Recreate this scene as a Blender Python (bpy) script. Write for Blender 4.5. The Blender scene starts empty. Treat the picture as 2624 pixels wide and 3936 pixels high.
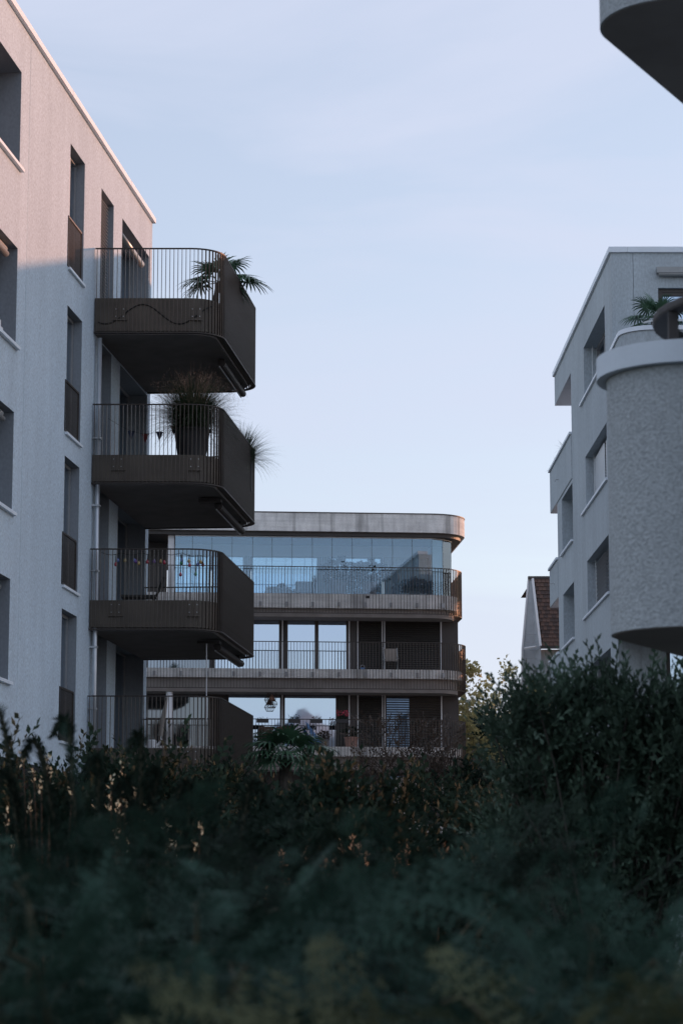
import bpy, math, random
import numpy as np
from mathutils import Vector, Matrix

R = math.radians
scene = bpy.context.scene
COL = scene.collection
random.seed(7)

# ------------------------------------------------------------------ camera, sky, sun, exposure
# units are metres; z = 0 is the photographer's eye height, the ground lies 1.6 m below it
cam_d = bpy.data.cameras.new('camera')
cam = bpy.data.objects.new('camera', cam_d)
COL.objects.link(cam)
cam_d.sensor_fit = 'VERTICAL'
cam_d.sensor_height = 36.0
cam_d.lens = 85.0
cam_d.clip_start = 0.2
cam_d.clip_end = 20000
cam.location = (0, 0, 0)
cam.rotation_euler = (R(90 + 9.42), 0, 0)
cam_d.dof.use_dof = True
cam_d.dof.focus_distance = 56.0
cam_d.dof.aperture_fstop = 6.3
scene.camera = cam

SUN = Vector((0.785, 0.605, 0.181)).normalized()
world = bpy.data.worlds.new('World')
scene.world = world
world.use_nodes = True
wn, wl = world.node_tree.nodes, world.node_tree.links
wn.clear()
w_out = wn.new('ShaderNodeOutputWorld')
w_bg = wn.new('ShaderNodeBackground')
w_bg.inputs['Strength'].default_value = 0.15
sky = wn.new('ShaderNodeTexSky')
sky.sky_type = 'NISHITA'
sky.sun_disc = False
sky.sun_elevation = math.asin(SUN.z)
sky.sun_rotation = math.atan2(SUN.x, SUN.y)
sky.altitude = 400
sky.air_density = 1.0
sky.dust_density = 1.0
sky.ozone_density = 1.6
w_tc = wn.new('ShaderNodeTexCoord')
# soft, thin high cloud over the whole dome
w_map = wn.new('ShaderNodeMapping')
w_map.inputs['Scale'].default_value = (1.4, 1.4, 7.0)
w_noise = wn.new('ShaderNodeTexNoise')
w_noise.inputs['Scale'].default_value = 2.2
w_noise.inputs['Detail'].default_value = 6
w_noise.inputs['Roughness'].default_value = 0.55
w_noise.inputs['Distortion'].default_value = 0.6
w_ramp = wn.new('ShaderNodeValToRGB')
w_ramp.color_ramp.elements[0].position = 0.40
w_ramp.color_ramp.elements[0].color = (0.50, 0.50, 0.50, 1)
w_ramp.color_ramp.elements[1].position = 0.62
w_ramp.color_ramp.elements[1].color = (0.82, 0.82, 0.82, 1)
w_tint = wn.new('ShaderNodeMix')
w_tint.data_type = 'RGBA'
w_tint.blend_type = 'MULTIPLY'
w_tint.inputs['Factor'].default_value = 1.0
w_tint.inputs['B'].default_value = (1.02, 0.905, 0.87, 1)
w_mix = wn.new('ShaderNodeMix')
w_mix.data_type = 'RGBA'
w_mix.inputs['B'].default_value = (2.80, 3.02, 3.72, 1)
wl.new(w_tc.outputs['Generated'], w_map.inputs['Vector'])
wl.new(w_map.outputs['Vector'], w_noise.inputs['Vector'])
wl.new(w_noise.outputs['Fac'], w_ramp.inputs['Fac'])
wl.new(sky.outputs['Color'], w_tint.inputs['A'])
wl.new(w_tint.outputs['Result'], w_mix.inputs['A'])
wl.new(w_ramp.outputs['Color'], w_mix.inputs['Factor'])
wl.new(w_mix.outputs['Result'], w_bg.inputs['Color'])
wl.new(w_bg.outputs['Background'], w_out.inputs['Surface'])

sun_d = bpy.data.lights.new('sun', 'SUN')
sun_d.energy = 2.0
sun_d.angle = R(0.5)
sun_d.color = (0.95, 0.42, 0.23)
sun = bpy.data.objects.new('sun', sun_d)
COL.objects.link(sun)
sun.rotation_euler = (-SUN).to_track_quat('-Z', 'Y').to_euler()

scene.view_settings.view_transform = 'Standard'
scene.view_settings.look = 'None'
scene.view_settings.gamma = 1.0
scene.view_settings.exposure = 0.72
scene.view_settings.use_curve_mapping = False

GZ = -1.6


# ------------------------------------------------------------------ materials
def new_mat(name):
    m = bpy.data.materials.new(name)
    m.use_nodes = True
    nt = m.node_tree
    b = nt.nodes['Principled BSDF']
    return m, nt, b


def surf(name, col, rough=0.7, var=0.12, scale=6.0, bump=0.0, bscale=60.0, metallic=0.0, spec=0.5,
         stretch=(1, 1, 1), bstretch=(1, 1, 1), detail=4.0, bdist=0.01, translucent=0.0):
    m, nt, b = new_mat(name)
    N, L = nt.nodes, nt.links
    tc = N.new('ShaderNodeTexCoord')
    mp = N.new('ShaderNodeMapping')
    mp.inputs['Scale'].default_value = stretch
    L.new(tc.outputs['Object'], mp.inputs['Vector'])
    no = N.new('ShaderNodeTexNoise')
    no.inputs['Scale'].default_value = scale
    no.inputs['Detail'].default_value = detail
    L.new(mp.outputs['Vector'], no.inputs['Vector'])
    rp = N.new('ShaderNodeValToRGB')
    rp.color_ramp.elements[0].position = 0.3
    rp.color_ramp.elements[1].position = 0.7
    rp.color_ramp.elements[0].color = tuple(c * (1 - var) for c in col) + (1,)
    rp.color_ramp.elements[1].color = tuple(min(1, c * (1 + var)) for c in col) + (1,)
    L.new(no.outputs['Fac'], rp.inputs['Fac'])
    L.new(rp.outputs['Color'], b.inputs['Base Color'])
    b.inputs['Roughness'].default_value = rough
    b.inputs['Metallic'].default_value = metallic
    b.inputs['Specular IOR Level'].default_value = spec
    if bump > 0:
        mp2 = N.new('ShaderNodeMapping')
        mp2.inputs['Scale'].default_value = bstretch
        L.new(tc.outputs['Object'], mp2.inputs['Vector'])
        n2 = N.new('ShaderNodeTexNoise')
        n2.inputs['Scale'].default_value = bscale
        n2.inputs['Detail'].default_value = 3
        L.new(mp2.outputs['Vector'], n2.inputs['Vector'])
        bp = N.new('ShaderNodeBump')
        bp.inputs['Strength'].default_value = bump
        bp.inputs['Distance'].default_value = bdist
        L.new(n2.outputs['Fac'], bp.inputs['Height'])
        L.new(bp.outputs['Normal'], b.inputs['Normal'])
    if translucent > 0:
        tr = N.new('ShaderNodeBsdfTranslucent')
        L.new(rp.outputs['Color'], tr.inputs['Color'])
        mx = N.new('ShaderNodeMixShader')
        mx.inputs[0].default_value = translucent
        out = N['Material Output']
        L.new(b.outputs[0], mx.inputs[1])
        L.new(tr.outputs[0], mx.inputs[2])
        L.new(mx.outputs[0], out.inputs['Surface'])
    return m


def stucco(name, col, scale, amt, bump, big=0.06, vstretch=0.55, dist=0.01):
    """two sizes of grain, long faint rain streaks, relief"""
    m, nt, b = new_mat(name)
    N, L = nt.nodes, nt.links
    tc = N.new('ShaderNodeTexCoord')

    def noise(sc, st, det=3):
        mp = N.new('ShaderNodeMapping')
        mp.inputs['Scale'].default_value = st
        L.new(tc.outputs['Object'], mp.inputs['Vector'])
        n = N.new('ShaderNodeTexNoise')
        n.inputs['Scale'].default_value = sc
        n.inputs['Detail'].default_value = det
        L.new(mp.outputs['Vector'], n.inputs['Vector'])
        return n.outputs['Fac']

    def mr(src, lo, hi, a=0.3, c=0.7):
        r = N.new('ShaderNodeMapRange')
        r.inputs['From Min'].default_value = a
        r.inputs['From Max'].default_value = c
        r.inputs['To Min'].default_value = lo
        r.inputs['To Max'].default_value = hi
        L.new(src, r.inputs['Value'])
        return r.outputs['Result']

    def mul(a, c):
        x = N.new('ShaderNodeMath')
        x.operation = 'MULTIPLY'
        L.new(a, x.inputs[0])
        L.new(c, x.inputs[1])
        return x.outputs[0]
    grain = noise(scale, (1, 1, vstretch), 3)
    streak = noise(2.2, (1, 1, 0.12), 4)
    patch = noise(0.35, (1, 1, 1), 3)
    f = mul(mul(mr(grain, 1 - amt, 1 + amt), mr(streak, 1 - big, 1 + big)), mr(patch, 1 - big, 1 + big))
    vm = N.new('ShaderNodeVectorMath')
    vm.operation = 'SCALE'
    vm.inputs[0].default_value = col
    L.new(f, vm.inputs['Scale'])
    L.new(vm.outputs[0], b.inputs['Base Color'])
    b.inputs['Roughness'].default_value = 0.92
    b.inputs['Specular IOR Level'].default_value = 0.2
    bp = N.new('ShaderNodeBump')
    bp.inputs['Strength'].default_value = bump
    bp.inputs['Distance'].default_value = dist
    L.new(grain, bp.inputs['Height'])
    L.new(bp.outputs['Normal'], b.inputs['Normal'])
    return m


def glass(name, tint, refl, rough=0.02, through=False, tcol=(0.8, 0.88, 0.92), fres=True, wobble=0.0):
    """coated window glass: mirror coat over a dark pane, or over a clear one"""
    m, nt, b = new_mat(name)
    N, L = nt.nodes, nt.links
    N.remove(b)
    gl = N.new('ShaderNodeBsdfGlossy')
    gl.inputs['Color'].default_value = tint + (1,)
    gl.inputs['Roughness'].default_value = rough
    if wobble:
        tc = N.new('ShaderNodeTexCoord')
        n2 = N.new('ShaderNodeTexNoise')
        n2.inputs['Scale'].default_value = 0.7
        L.new(tc.outputs['Object'], n2.inputs['Vector'])
        bp = N.new('ShaderNodeBump')
        bp.inputs['Strength'].default_value = wobble
        bp.inputs['Distance'].default_value = 0.02
        L.new(n2.outputs['Fac'], bp.inputs['Height'])
        L.new(bp.outputs['Normal'], gl.inputs['Normal'])
    if through:
        o = N.new('ShaderNodeBsdfTransparent')
        o.inputs['Color'].default_value = tcol + (1,)
    else:
        o = N.new('ShaderNodeBsdfDiffuse')
        o.inputs['Color'].default_value = (0.012, 0.014, 0.017, 1)
    mx = N.new('ShaderNodeMixShader')
    fr = N.new('ShaderNodeLayerWeight')
    fr.inputs['Blend'].default_value = 0.25
    mr = N.new('ShaderNodeMapRange')
    mr.inputs['To Min'].default_value = refl
    mr.inputs['To Max'].default_value = 1.0
    L.new(fr.outputs['Fresnel'], mr.inputs['Value'])
    L.new(mr.outputs['Result'], mx.inputs[0])
    L.new(o.outputs[0], mx.inputs[1])
    L.new(gl.outputs[0], mx.inputs[2])
    L.new(mx.outputs[0], N['Material Output'].inputs['Surface'])
    return m


def concrete(name, col):
    m, nt, b = new_mat(name)
    N, L = nt.nodes, nt.links
    tc = N.new('ShaderNodeTexCoord')

    def noise(sc, st, lo, hi, a=0.3, c=0.7, det=5):
        mp = N.new('ShaderNodeMapping')
        mp.inputs['Scale'].default_value = st
        L.new(tc.outputs['Object'], mp.inputs['Vector'])
        n = N.new('ShaderNodeTexNoise')
        n.inputs['Scale'].default_value = sc
        n.inputs['Detail'].default_value = det
        L.new(mp.outputs['Vector'], n.inputs['Vector'])
        r = N.new('ShaderNodeMapRange')
        for k, v in (('From Min', a), ('From Max', c), ('To Min', lo), ('To Max', hi)):
            r.inputs[k].default_value = v
        L.new(n.outputs['Fac'], r.inputs['Value'])
        return r.outputs['Result']
    parts = [noise(1.2, (1, 1, 1), 0.82, 1.12), noise(7, (1, 1, 0.25), 0.86, 1.08), noise(40, (1, 1, 1), 0.85, 1.12),
             noise(1.1, (2.5, 2.5, 0.15), 0.55, 1.0, 0.34, 0.46, 6), noise(3, (0.15, 0.15, 3.0), 0.85, 1.06)]
    f = parts[0]
    for p in parts[1:]:
        x = N.new('ShaderNodeMath')
        x.operation = 'MULTIPLY'
        L.new(f, x.inputs[0])
        L.new(p, x.inputs[1])
        f = x.outputs[0]
    vm = N.new('ShaderNodeVectorMath')
    vm.operation = 'SCALE'
    vm.inputs[0].default_value = col
    L.new(f, vm.inputs['Scale'])
    L.new(vm.outputs[0], b.inputs['Base Color'])
    b.inputs['Roughness'].default_value = 0.85
    bp = N.new('ShaderNodeBump')
    bp.inputs['Strength'].default_value = 0.5
    bp.inputs['Distance'].default_value = 0.01
    L.new(f, bp.inputs['Height'])
    L.new(bp.outputs['Normal'], b.inputs['Normal'])
    return m


M = {}
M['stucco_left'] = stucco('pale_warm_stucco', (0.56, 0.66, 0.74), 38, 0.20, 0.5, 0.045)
M['reveal'] = stucco('shade_toned_reveal_plaster', (0.27, 0.30, 0.33), 26, 0.08, 0.3, 0.04)  # darker than the wall: shade of the recesses is put into the colour
M['stucco_right'] = stucco('grey_stucco', (0.45, 0.51, 0.545), 22, 0.12, 0.4, 0.06)
M['roughcast'] = stucco('roughcast_render', (0.40, 0.435, 0.455), 62, 0.20, 0.9, 0.04, 1.1, 0.010)
M['coping'] = surf('powder_coated_coping', (0.80, 0.87, 0.94), 0.45, 0.04, 3, metallic=0.0)
M['coping_near'] = surf('painted_concrete_cap', (0.66, 0.73, 0.80), 0.75, 0.05, 4, 0.15, 60)
M['bronze'] = surf('dark_bronze_metal', (0.040, 0.033, 0.029), 0.5, 0.15, 9, metallic=0.25, spec=0.4)
M['bronze_bar'] = surf('bronze_bar_metal', (0.085, 0.070, 0.060), 0.38, 0.15, 9, metallic=0.45, spec=0.5)
M['apron'] = surf('bronze_sheet', (0.125, 0.108, 0.088), 0.55, 0.18, 3, metallic=0.2)
M['soffit_left'] = surf('bronze_soffit', (0.17, 0.155, 0.145), 0.85, 0.15, 2)
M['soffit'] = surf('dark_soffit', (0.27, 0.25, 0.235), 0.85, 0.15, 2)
M['pipe'] = surf('pale_zinc_pipe', (0.62, 0.66, 0.70), 0.35, 0.05, 5, metallic=0.5)
M['alu'] = surf('pale_aluminium', (0.55, 0.58, 0.60), 0.4, 0.05, 5, metallic=0.4)
M['frame_brown'] = surf('brown_window_frame', (0.07, 0.06, 0.055), 0.5, 0.1, 8)
M['frame_grey'] = surf('grey_window_frame', (0.30, 0.31, 0.32), 0.5, 0.08, 8)
M['awning'] = surf('awning_case_grey', (0.30, 0.31, 0.31), 0.35, 0.06, 8, metallic=0.4)
M['slat'] = surf('blind_slat_grey', (0.45, 0.46, 0.47), 0.4, 0.06, 8, metallic=0.3)
M['slat_dark'] = surf('blind_slat_dark', (0.045, 0.043, 0.04), 0.5, 0.1, 8, metallic=0.2)
M['slat_pale'] = surf('blind_slat_pale', (0.80, 0.84, 0.88), 0.35, 0.06, 8, metallic=0.3)
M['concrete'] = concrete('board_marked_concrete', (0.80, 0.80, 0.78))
M['fix'] = surf('zinc_fixing', (0.34, 0.35, 0.36), 0.6, 0.2, 9)
M['panel'] = surf('dark_facade_panel', (0.055, 0.05, 0.048), 0.55, 0.12, 2, metallic=0.1)
M['base_wall'] = surf('dark_base_cladding', (0.07, 0.06, 0.055), 0.8, 0.25, 5)
M['pane_left'] = glass('window_pane_dark', (0.6, 0.66, 0.72), 0.28)
M['pane_sky'] = glass('window_pane_coated', (0.66, 0.78, 0.93), 0.80, wobble=0.08)
M['pane_mid'] = glass('window_pane_plain', (0.6, 0.7, 0.8), 0.45, wobble=0.08)
M['pane_clear'] = glass('glazing_clear', (0.62, 0.80, 0.98), 0.17, through=True, tcol=(0.86, 0.94, 0.97))
M['pane_mirror'] = glass('window_pane_mirror', (0.80, 0.90, 1.0), 0.93, wobble=0.04)
M['room_wall'] = surf('room_plaster', (0.75, 0.76, 0.77), 0.9, 0.03, 2)
M['ground'] = surf('garden_soil', (0.035, 0.036, 0.028), 0.95, 0.5, 0.8, 0.6, 8)
M['path'] = surf('garden_path_gravel', (0.16, 0.155, 0.145), 0.95, 0.2, 3, 0.5, 80)
M['hill'] = surf('limestone_hill', (0.26, 0.29, 0.32), 0.95, 0.25, 0.004)
M['forest_hill'] = surf('wooded_hill', (0.085, 0.10, 0.105), 0.95, 0.25, 0.01)
M['yew'] = surf('yew_needles', (0.020, 0.034, 0.024), 0.8, 0.55, 3, spec=0.15, translucent=0.15)
M['yew_b'] = surf('yew_needles_bluish', (0.032, 0.068, 0.050), 0.75, 0.5, 3, spec=0.2, translucent=0.15)
M['yew_tip'] = surf('yellowing_yew_tips', (0.085, 0.095, 0.050), 0.75, 0.5, 3, spec=0.2, translucent=0.15)
M['olive'] = surf('olive_leaf', (0.070, 0.115, 0.080), 0.55, 0.45, 4, spec=0.35, translucent=0.15)
M['dark_leaf'] = surf('dark_shrub_leaf', (0.020, 0.038, 0.026), 0.8, 0.5, 2, spec=0.12, translucent=0.15)
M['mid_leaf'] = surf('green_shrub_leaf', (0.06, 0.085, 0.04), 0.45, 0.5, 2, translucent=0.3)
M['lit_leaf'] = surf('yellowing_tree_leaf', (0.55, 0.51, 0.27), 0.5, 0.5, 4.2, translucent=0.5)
M['red_leaf'] = surf('brown_red_leaf', (0.080, 0.055, 0.040), 0.5, 0.4, 2, translucent=0.25)
M['palm'] = surf('palm_leaf', (0.055, 0.125, 0.070), 0.4, 0.4, 3, translucent=0.15)
M['reed'] = surf('ornamental_grass_blade', (0.055, 0.085, 0.045), 0.5, 0.4, 3, translucent=0.2)
M['plume'] = surf('ornamental_grass_plume', (0.34, 0.22, 0.16), 0.8, 0.3, 5, translucent=0.2)
M['straw'] = surf('sunlit_toned_dry_straw', (0.62, 0.42, 0.26), 0.7, 0.2, 5, translucent=0.3)  # warm sunlight on the dry grass is put into this colour
M['blossom'] = surf('cream_blossom', (0.88, 0.84, 0.60), 0.7, 0.15, 5, translucent=0.3)
M['bark'] = surf('grey_bark', (0.075, 0.068, 0.058), 0.9, 0.3, 12, 0.5, 40)
M['twig'] = surf('brown_twig', (0.022, 0.020, 0.016), 0.85, 0.3, 8)
M['young_twig'] = surf('olive_conifer_stem', (0.055, 0.055, 0.030), 0.8, 0.3, 8)
M['tile'] = surf('weathered_clay_tile', (0.115, 0.070, 0.055), 0.85, 0.35, 1.7, 0.4, 30)
M['tile_b'] = surf('weathered_clay_tile_dark', (0.070, 0.048, 0.042), 0.85, 0.35, 1.7, 0.4, 30)
M['old_wall'] = surf('pale_blue_boarding', (0.38, 0.42, 0.45), 0.8, 0.1, 3)
M['white_trim'] = surf('white_painted_trim', (0.72, 0.74, 0.76), 0.6, 0.05, 3)
M['pot_dark'] = surf('dark_planter', (0.022, 0.022, 0.024), 0.6, 0.2, 4)
M['pot_clay'] = surf('terracotta_pot', (0.34, 0.20, 0.16), 0.8, 0.15, 5)
M['pot_grey'] = surf('grey_planter', (0.22, 0.21, 0.21), 0.8, 0.15, 5)
M['cushion'] = surf('grey_cushion', (0.55, 0.57, 0.60), 0.9, 0.08, 5, 0.2, 40)
M['stone'] = surf('grey_garden_stone', (0.16, 0.17, 0.17), 0.85, 0.15, 5)
M['steel_dark'] = surf('weathered_dark_steel', (0.055, 0.050, 0.048), 0.55, 0.2, 10, metallic=0.3)
M['black'] = surf('black_rubber', (0.012, 0.012, 0.012), 0.5, 0.1, 5)
M['white'] = surf('white_plastic', (0.75, 0.76, 0.78), 0.5, 0.04, 5)
M['wood'] = surf('dark_wood', (0.075, 0.045, 0.03), 0.7, 0.3, 6, stretch=(1, 1, 6))
M['textile'] = surf('taupe_textile', (0.30, 0.27, 0.24), 0.8, 0.08, 6)
M['blue_cloth'] = surf('blue_white_towel', (0.16, 0.30, 0.55), 0.9, 0.5, 9)
M['curtain'] = surf('pale_curtain', (0.85, 0.85, 0.84), 0.9, 0.05, 3, translucent=0.3)
M['red_flower'] = surf('red_geranium', (0.55, 0.05, 0.10), 0.6, 0.2, 5)
for nm, c in (('red', (0.55, 0.04, 0.08)), ('amber', (0.55, 0.40, 0.16)), ('violet', (0.22, 0.10, 0.42)),
              ('green', (0.04, 0.30, 0.14)), ('blue', (0.12, 0.2, 0.5)), ('clear', (0.55, 0.6, 0.6))):
    M['bulb_' + nm] = surf('bulb_glass_' + nm, c, 0.12, 0.05, 5, spec=0.9)
M['flag_navy'] = surf('navy_bunting', (0.03, 0.04, 0.08), 0.9, 0.1, 5)
M['flag_red'] = surf('red_bunting', (0.12, 0.02, 0.02), 0.9, 0.1, 5)


# ------------------------------------------------------------------ object helpers
ORG = {}          # object -> world position of its origin


def link(o, parent, pos):
    COL.objects.link(o)
    if parent is not None:
        o.parent = parent
        p = ORG[parent.name]
        o.location = (pos[0] - p[0], pos[1] - p[1], pos[2] - p[2])
    else:
        o.location = pos
    ORG[o.name] = tuple(pos)
    return o


def tag(o, label=None, cat=None, group=None, kind=None):
    if label:
        o['label'] = label
    if cat:
        o['category'] = cat
    if group:
        o['group'] = group
    if kind:
        o['kind'] = kind
    return o


def thing(name, pos, label, cat, group=None):
    o = bpy.data.objects.new(name, None)
    o.empty_display_size = 0.3
    link(o, None, pos)
    return tag(o, label, cat, group)


def mesh_np(name, V, F, mat, smooth=False):
    """V (n,3), F (m,k) all faces the same size"""
    me = bpy.data.meshes.new(name)
    V = np.asarray(V, np.float32)
    F = np.asarray(F, np.int32)
    k = F.shape[1]
    me.vertices.add(len(V))
    me.vertices.foreach_set('co', V.ravel())
    me.loops.add(F.size)
    me.loops.foreach_set('vertex_index', F.ravel())
    me.polygons.add(len(F))
    me.polygons.foreach_set('loop_start', np.arange(0, F.size, k, dtype=np.int32))
    me.polygons.foreach_set('loop_total', np.full(len(F), k, np.int32))
    if smooth:
        me.polygons.foreach_set('use_smooth', np.ones(len(F), bool))
    me.materials.append(mat)
    me.update(calc_edges=True)
    return me


def obj_np(name, V, F, mat, parent=None, pos=None, smooth=False):
    V = np.asarray(V, float)
    if pos is None:
        lo, hi = V.min(0), V.max(0)
        pos = ((lo[0] + hi[0]) / 2, (lo[1] + hi[1]) / 2, lo[2])
    me = mesh_np(name, V - np.array(pos), F, mat, smooth)
    o = bpy.data.objects.new(name, me)
    return link(o, parent, tuple(float(x) for x in pos))


def inst(name, me, pos, rz=0.0, parent=None, rot=None):
    o = bpy.data.objects.new(name, me)
    link(o, parent, pos)
    o.rotation_euler = rot if rot else (0, 0, rz)
    return o


class MB:
    def __init__(s):
        s.v, s.f = [], []

    def add(s, vs, fs):
        n = len(s.v)
        s.v += [tuple(p) for p in vs]
        s.f += [tuple(i + n for i in f) for f in fs]
        return s

    def quad(s, a, b, c, d):
        return s.add([a, b, c, d], [(0, 1, 2, 3)])

    def box(s, x0, x1, y0, y1, z0, z1, fr=None):
        vs = [(x, y, z) for z in (z0, z1) for (x, y) in ((x0, y0), (x1, y0), (x1, y1), (x0, y1))]
        if fr:
            vs = [fr(*p) for p in vs]
        return s.add(vs, [(0, 3, 2, 1), (4, 5, 6, 7), (0, 1, 5, 4), (1, 2, 6, 5), (2, 3, 7, 6), (3, 0, 4, 7)])

    def prism(s, pts, z0, z1, fr=None):
        n = len(pts)
        vs = [(p[0], p[1], z0) for p in pts] + [(p[0], p[1], z1) for p in pts]
        if fr:
            vs = [fr(*p) for p in vs]
        fs = [tuple(range(n - 1, -1, -1)), tuple(range(n, 2 * n))]
        fs += [(i, (i + 1) % n, n + (i + 1) % n, n + i) for i in range(n)]
        return s.add(vs, fs)

    def strip(s, outer, inner, z0, z1):
        """closed thin wall following two open polylines"""
        n = len(outer)
        for i in range(n - 1):
            a, b, c, d = outer[i], outer[i + 1], inner[i + 1], inner[i]
            vs = [(p[0], p[1], z) for z in (z0, z1) for p in (a, b, c, d)]
            fs = [(0, 3, 2, 1), (4, 5, 6, 7), (0, 1, 5, 4), (2, 3, 7, 6)]
            if i == 0:
                fs.append((3, 0, 4, 7))
            if i == n - 2:
                fs.append((1, 2, 6, 5))
            s.add(vs, fs)
        return s

    def tube(s, pts, r, n=8, caps=True):
        pts = [Vector(p) for p in pts]
        rs = r if isinstance(r, (list, tuple)) else [r] * len(pts)
        base = len(s.v)
        for i, p in enumerate(pts):
            t = (pts[min(i + 1, len(pts) - 1)] - pts[max(i - 1, 0)])
            if t.length < 1e-9:
                t = Vector((0, 0, 1))
            t.normalize()
            u = t.cross(Vector((0.13, 0.31, 1)) if abs(t.z) < 0.9 else Vector((1, 0.2, 0))).normalized()
            w = t.cross(u)
            for k in range(n):
                a = 2 * math.pi * k / n
                s.v.append(tuple(p + (u * math.cos(a) + w * math.sin(a)) * rs[i]))
        for i in range(len(pts) - 1):
            for k in range(n):
                a = base + i * n + k
                b = base + i * n + (k + 1) % n
                s.f.append((a, b, b + n, a + n))
        if caps:
            s.f.append(tuple(base + k for k in range(n - 1, -1, -1)))
            e = base + (len(pts) - 1) * n
            s.f.append(tuple(e + k for k in range(n)))
        return s

    def lathe(s, c, prof, n=20):
        base = len(s.v)
        for (r, z) in prof:
            for k in range(n):
                a = 2 * math.pi * k / n
                s.v.append((c[0] + r * math.cos(a), c[1] + r * math.sin(a), c[2] + z))
        for i in range(len(prof) - 1):
            for k in range(n):
                a = base + i * n + k
                b = base + i * n + (k + 1) % n
                s.f.append((a, b, b + n, a + n))
        s.f.append(tuple(base + k for k in range(n - 1, -1, -1)))
        e = base + (len(prof) - 1) * n
        s.f.append(tuple(e + k for k in range(n)))
        return s

    def build(s, name, mat, parent=None, pos=None, smooth=False, bevel=0.0):
        if pos is None:
            xs, ys, zs = zip(*s.v)
            pos = ((min(xs) + max(xs)) / 2, (min(ys) + max(ys)) / 2, min(zs))
        me = bpy.data.meshes.new(name)
        me.from_pydata([(x - pos[0], y - pos[1], z - pos[2]) for x, y, z in s.v], [], s.f)
        me.materials.append(mat)
        if smooth:
            me.polygons.foreach_set('use_smooth', [True] * len(me.polygons))
        me.update()
        o = bpy.data.objects.new(name, me)
        link(o, parent, pos)
        if bevel > 0:
            md = o.modifiers.new('bevel', 'BEVEL')
            md.width = bevel
            md.segments = 2
            md.limit_method = 'ANGLE'
        return o


def facade(mb, fr, a0, a1, z0, z1, ops, rev=None):
    """wall face with recessed openings; ops = (a0,a1,z0,z1,depth); fr(a, d, z), d outward"""
    xs = sorted({a0, a1} | {v for o in ops for v in o[:2] if a0 < v < a1})
    zs = sorted({z0, z1} | {v for o in ops for v in o[2:4] if z0 < v < z1})
    for i in range(len(xs) - 1):
        for j in range(len(zs) - 1):
            ca, cz = (xs[i] + xs[i + 1]) / 2, (zs[j] + zs[j + 1]) / 2
            if any(o[0] < ca < o[1] and o[2] < cz < o[3] for o in ops):
                continue
            mb.quad(fr(xs[i], 0, zs[j]), fr(xs[i + 1], 0, zs[j]), fr(xs[i + 1], 0, zs[j + 1]), fr(xs[i], 0, zs[j + 1]))
    mb = rev or mb
    for o in ops:
        p, q, b, t, d = o[:5]
        mb.quad(fr(p, 0, b), fr(p, -d, b), fr(p, -d, t), fr(p, 0, t))
        mb.quad(fr(q, 0, b), fr(q, -d, b), fr(q, -d, t), fr(q, 0, t))
        mb.quad(fr(p, 0, t), fr(q, 0, t), fr(q, -d, t), fr(p, -d, t))
        mb.quad(fr(p, 0, b), fr(q, 0, b), fr(q, -d, b), fr(p, -d, b))


def ring(mb, fr, a0, a1, z0, z1, d0, d1, w):
    """rectangular frame of width w between depths d0 < d1"""
    mb.box(a0, a1, d0, d1, z0, z0 + w, fr)
    mb.box(a0, a1, d0, d1, z1 - w, z1, fr)
    mb.box(a0, a0 + w, d0, d1, z0 + w, z1 - w, fr)
    mb.box(a1 - w, a1, d0, d1, z0 + w, z1 - w, fr)


def rounded(pts, rads, seg=8):
    """open polyline with rounded inner corners"""
    out = [pts[0]]
    for i in range(1, len(pts) - 1):
        p, a, b = Vector(pts[i]), Vector(pts[i - 1]), Vector(pts[i + 1])
        r = rads[i - 1]
        if r <= 0:
            out.append(tuple(p))
            continue
        u, v = (a - p).normalized(), (b - p).normalized()
        ang = u.angle(v)
        d = r / math.tan(ang / 2)
        c = p + (u + v).normalized() * (r / math.sin(ang / 2))
        s, e = p + u * d, p + v * d
        a0 = math.atan2(s.y - c.y, s.x - c.x)
        a1 = math.atan2(e.y - c.y, e.x - c.x)
        da = (a1 - a0 + math.pi) % (2 * math.pi) - math.pi
        for k in range(seg + 1):
            t = a0 + da * k / seg
            out.append((c.x + r * math.cos(t), c.y + r * math.sin(t)))
    out.append(pts[-1])
    return out


def offset(poly, d):
    """shift an open polyline to its left by d"""
    out = []
    for i in range(len(poly)):
        a, b = Vector(poly[max(i - 1, 0)]), Vector(poly[min(i + 1, len(poly) - 1)])
        t = (b - a).normalized()
        out.append((poly[i][0] - t.y * d, poly[i][1] + t.x * d))
    return out


def walk(poly, step, start=0.0):
    """points with heading every step metres along a polyline"""
    res, need = [], start
    for i in range(len(poly) - 1):
        a, b = Vector(poly[i]), Vector(poly[i + 1])
        L = (b - a).length
        if L < 1e-9:
            continue
        while need <= L:
            p = a + (b - a) * (need / L)
            res.append((p.x, p.y, math.atan2(b.y - a.y, b.x - a.x)))
            need += step
        need -= L
    return res


def box_mesh(name, sx, sy, sz, mat):
    v = [(x, y, z) for z in (0, sz) for (x, y) in ((-sx / 2, -sy / 2), (sx / 2, -sy / 2), (sx / 2, sy / 2), (-sx / 2, sy / 2))]
    f = [(0, 3, 2, 1), (4, 5, 6, 7), (0, 1, 5, 4), (1, 2, 6, 5), (2, 3, 7, 6), (3, 0, 4, 7)]
    me = bpy.data.meshes.new(name)
    me.from_pydata(v, [], f)
    me.materials.append(mat)
    return me


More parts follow.
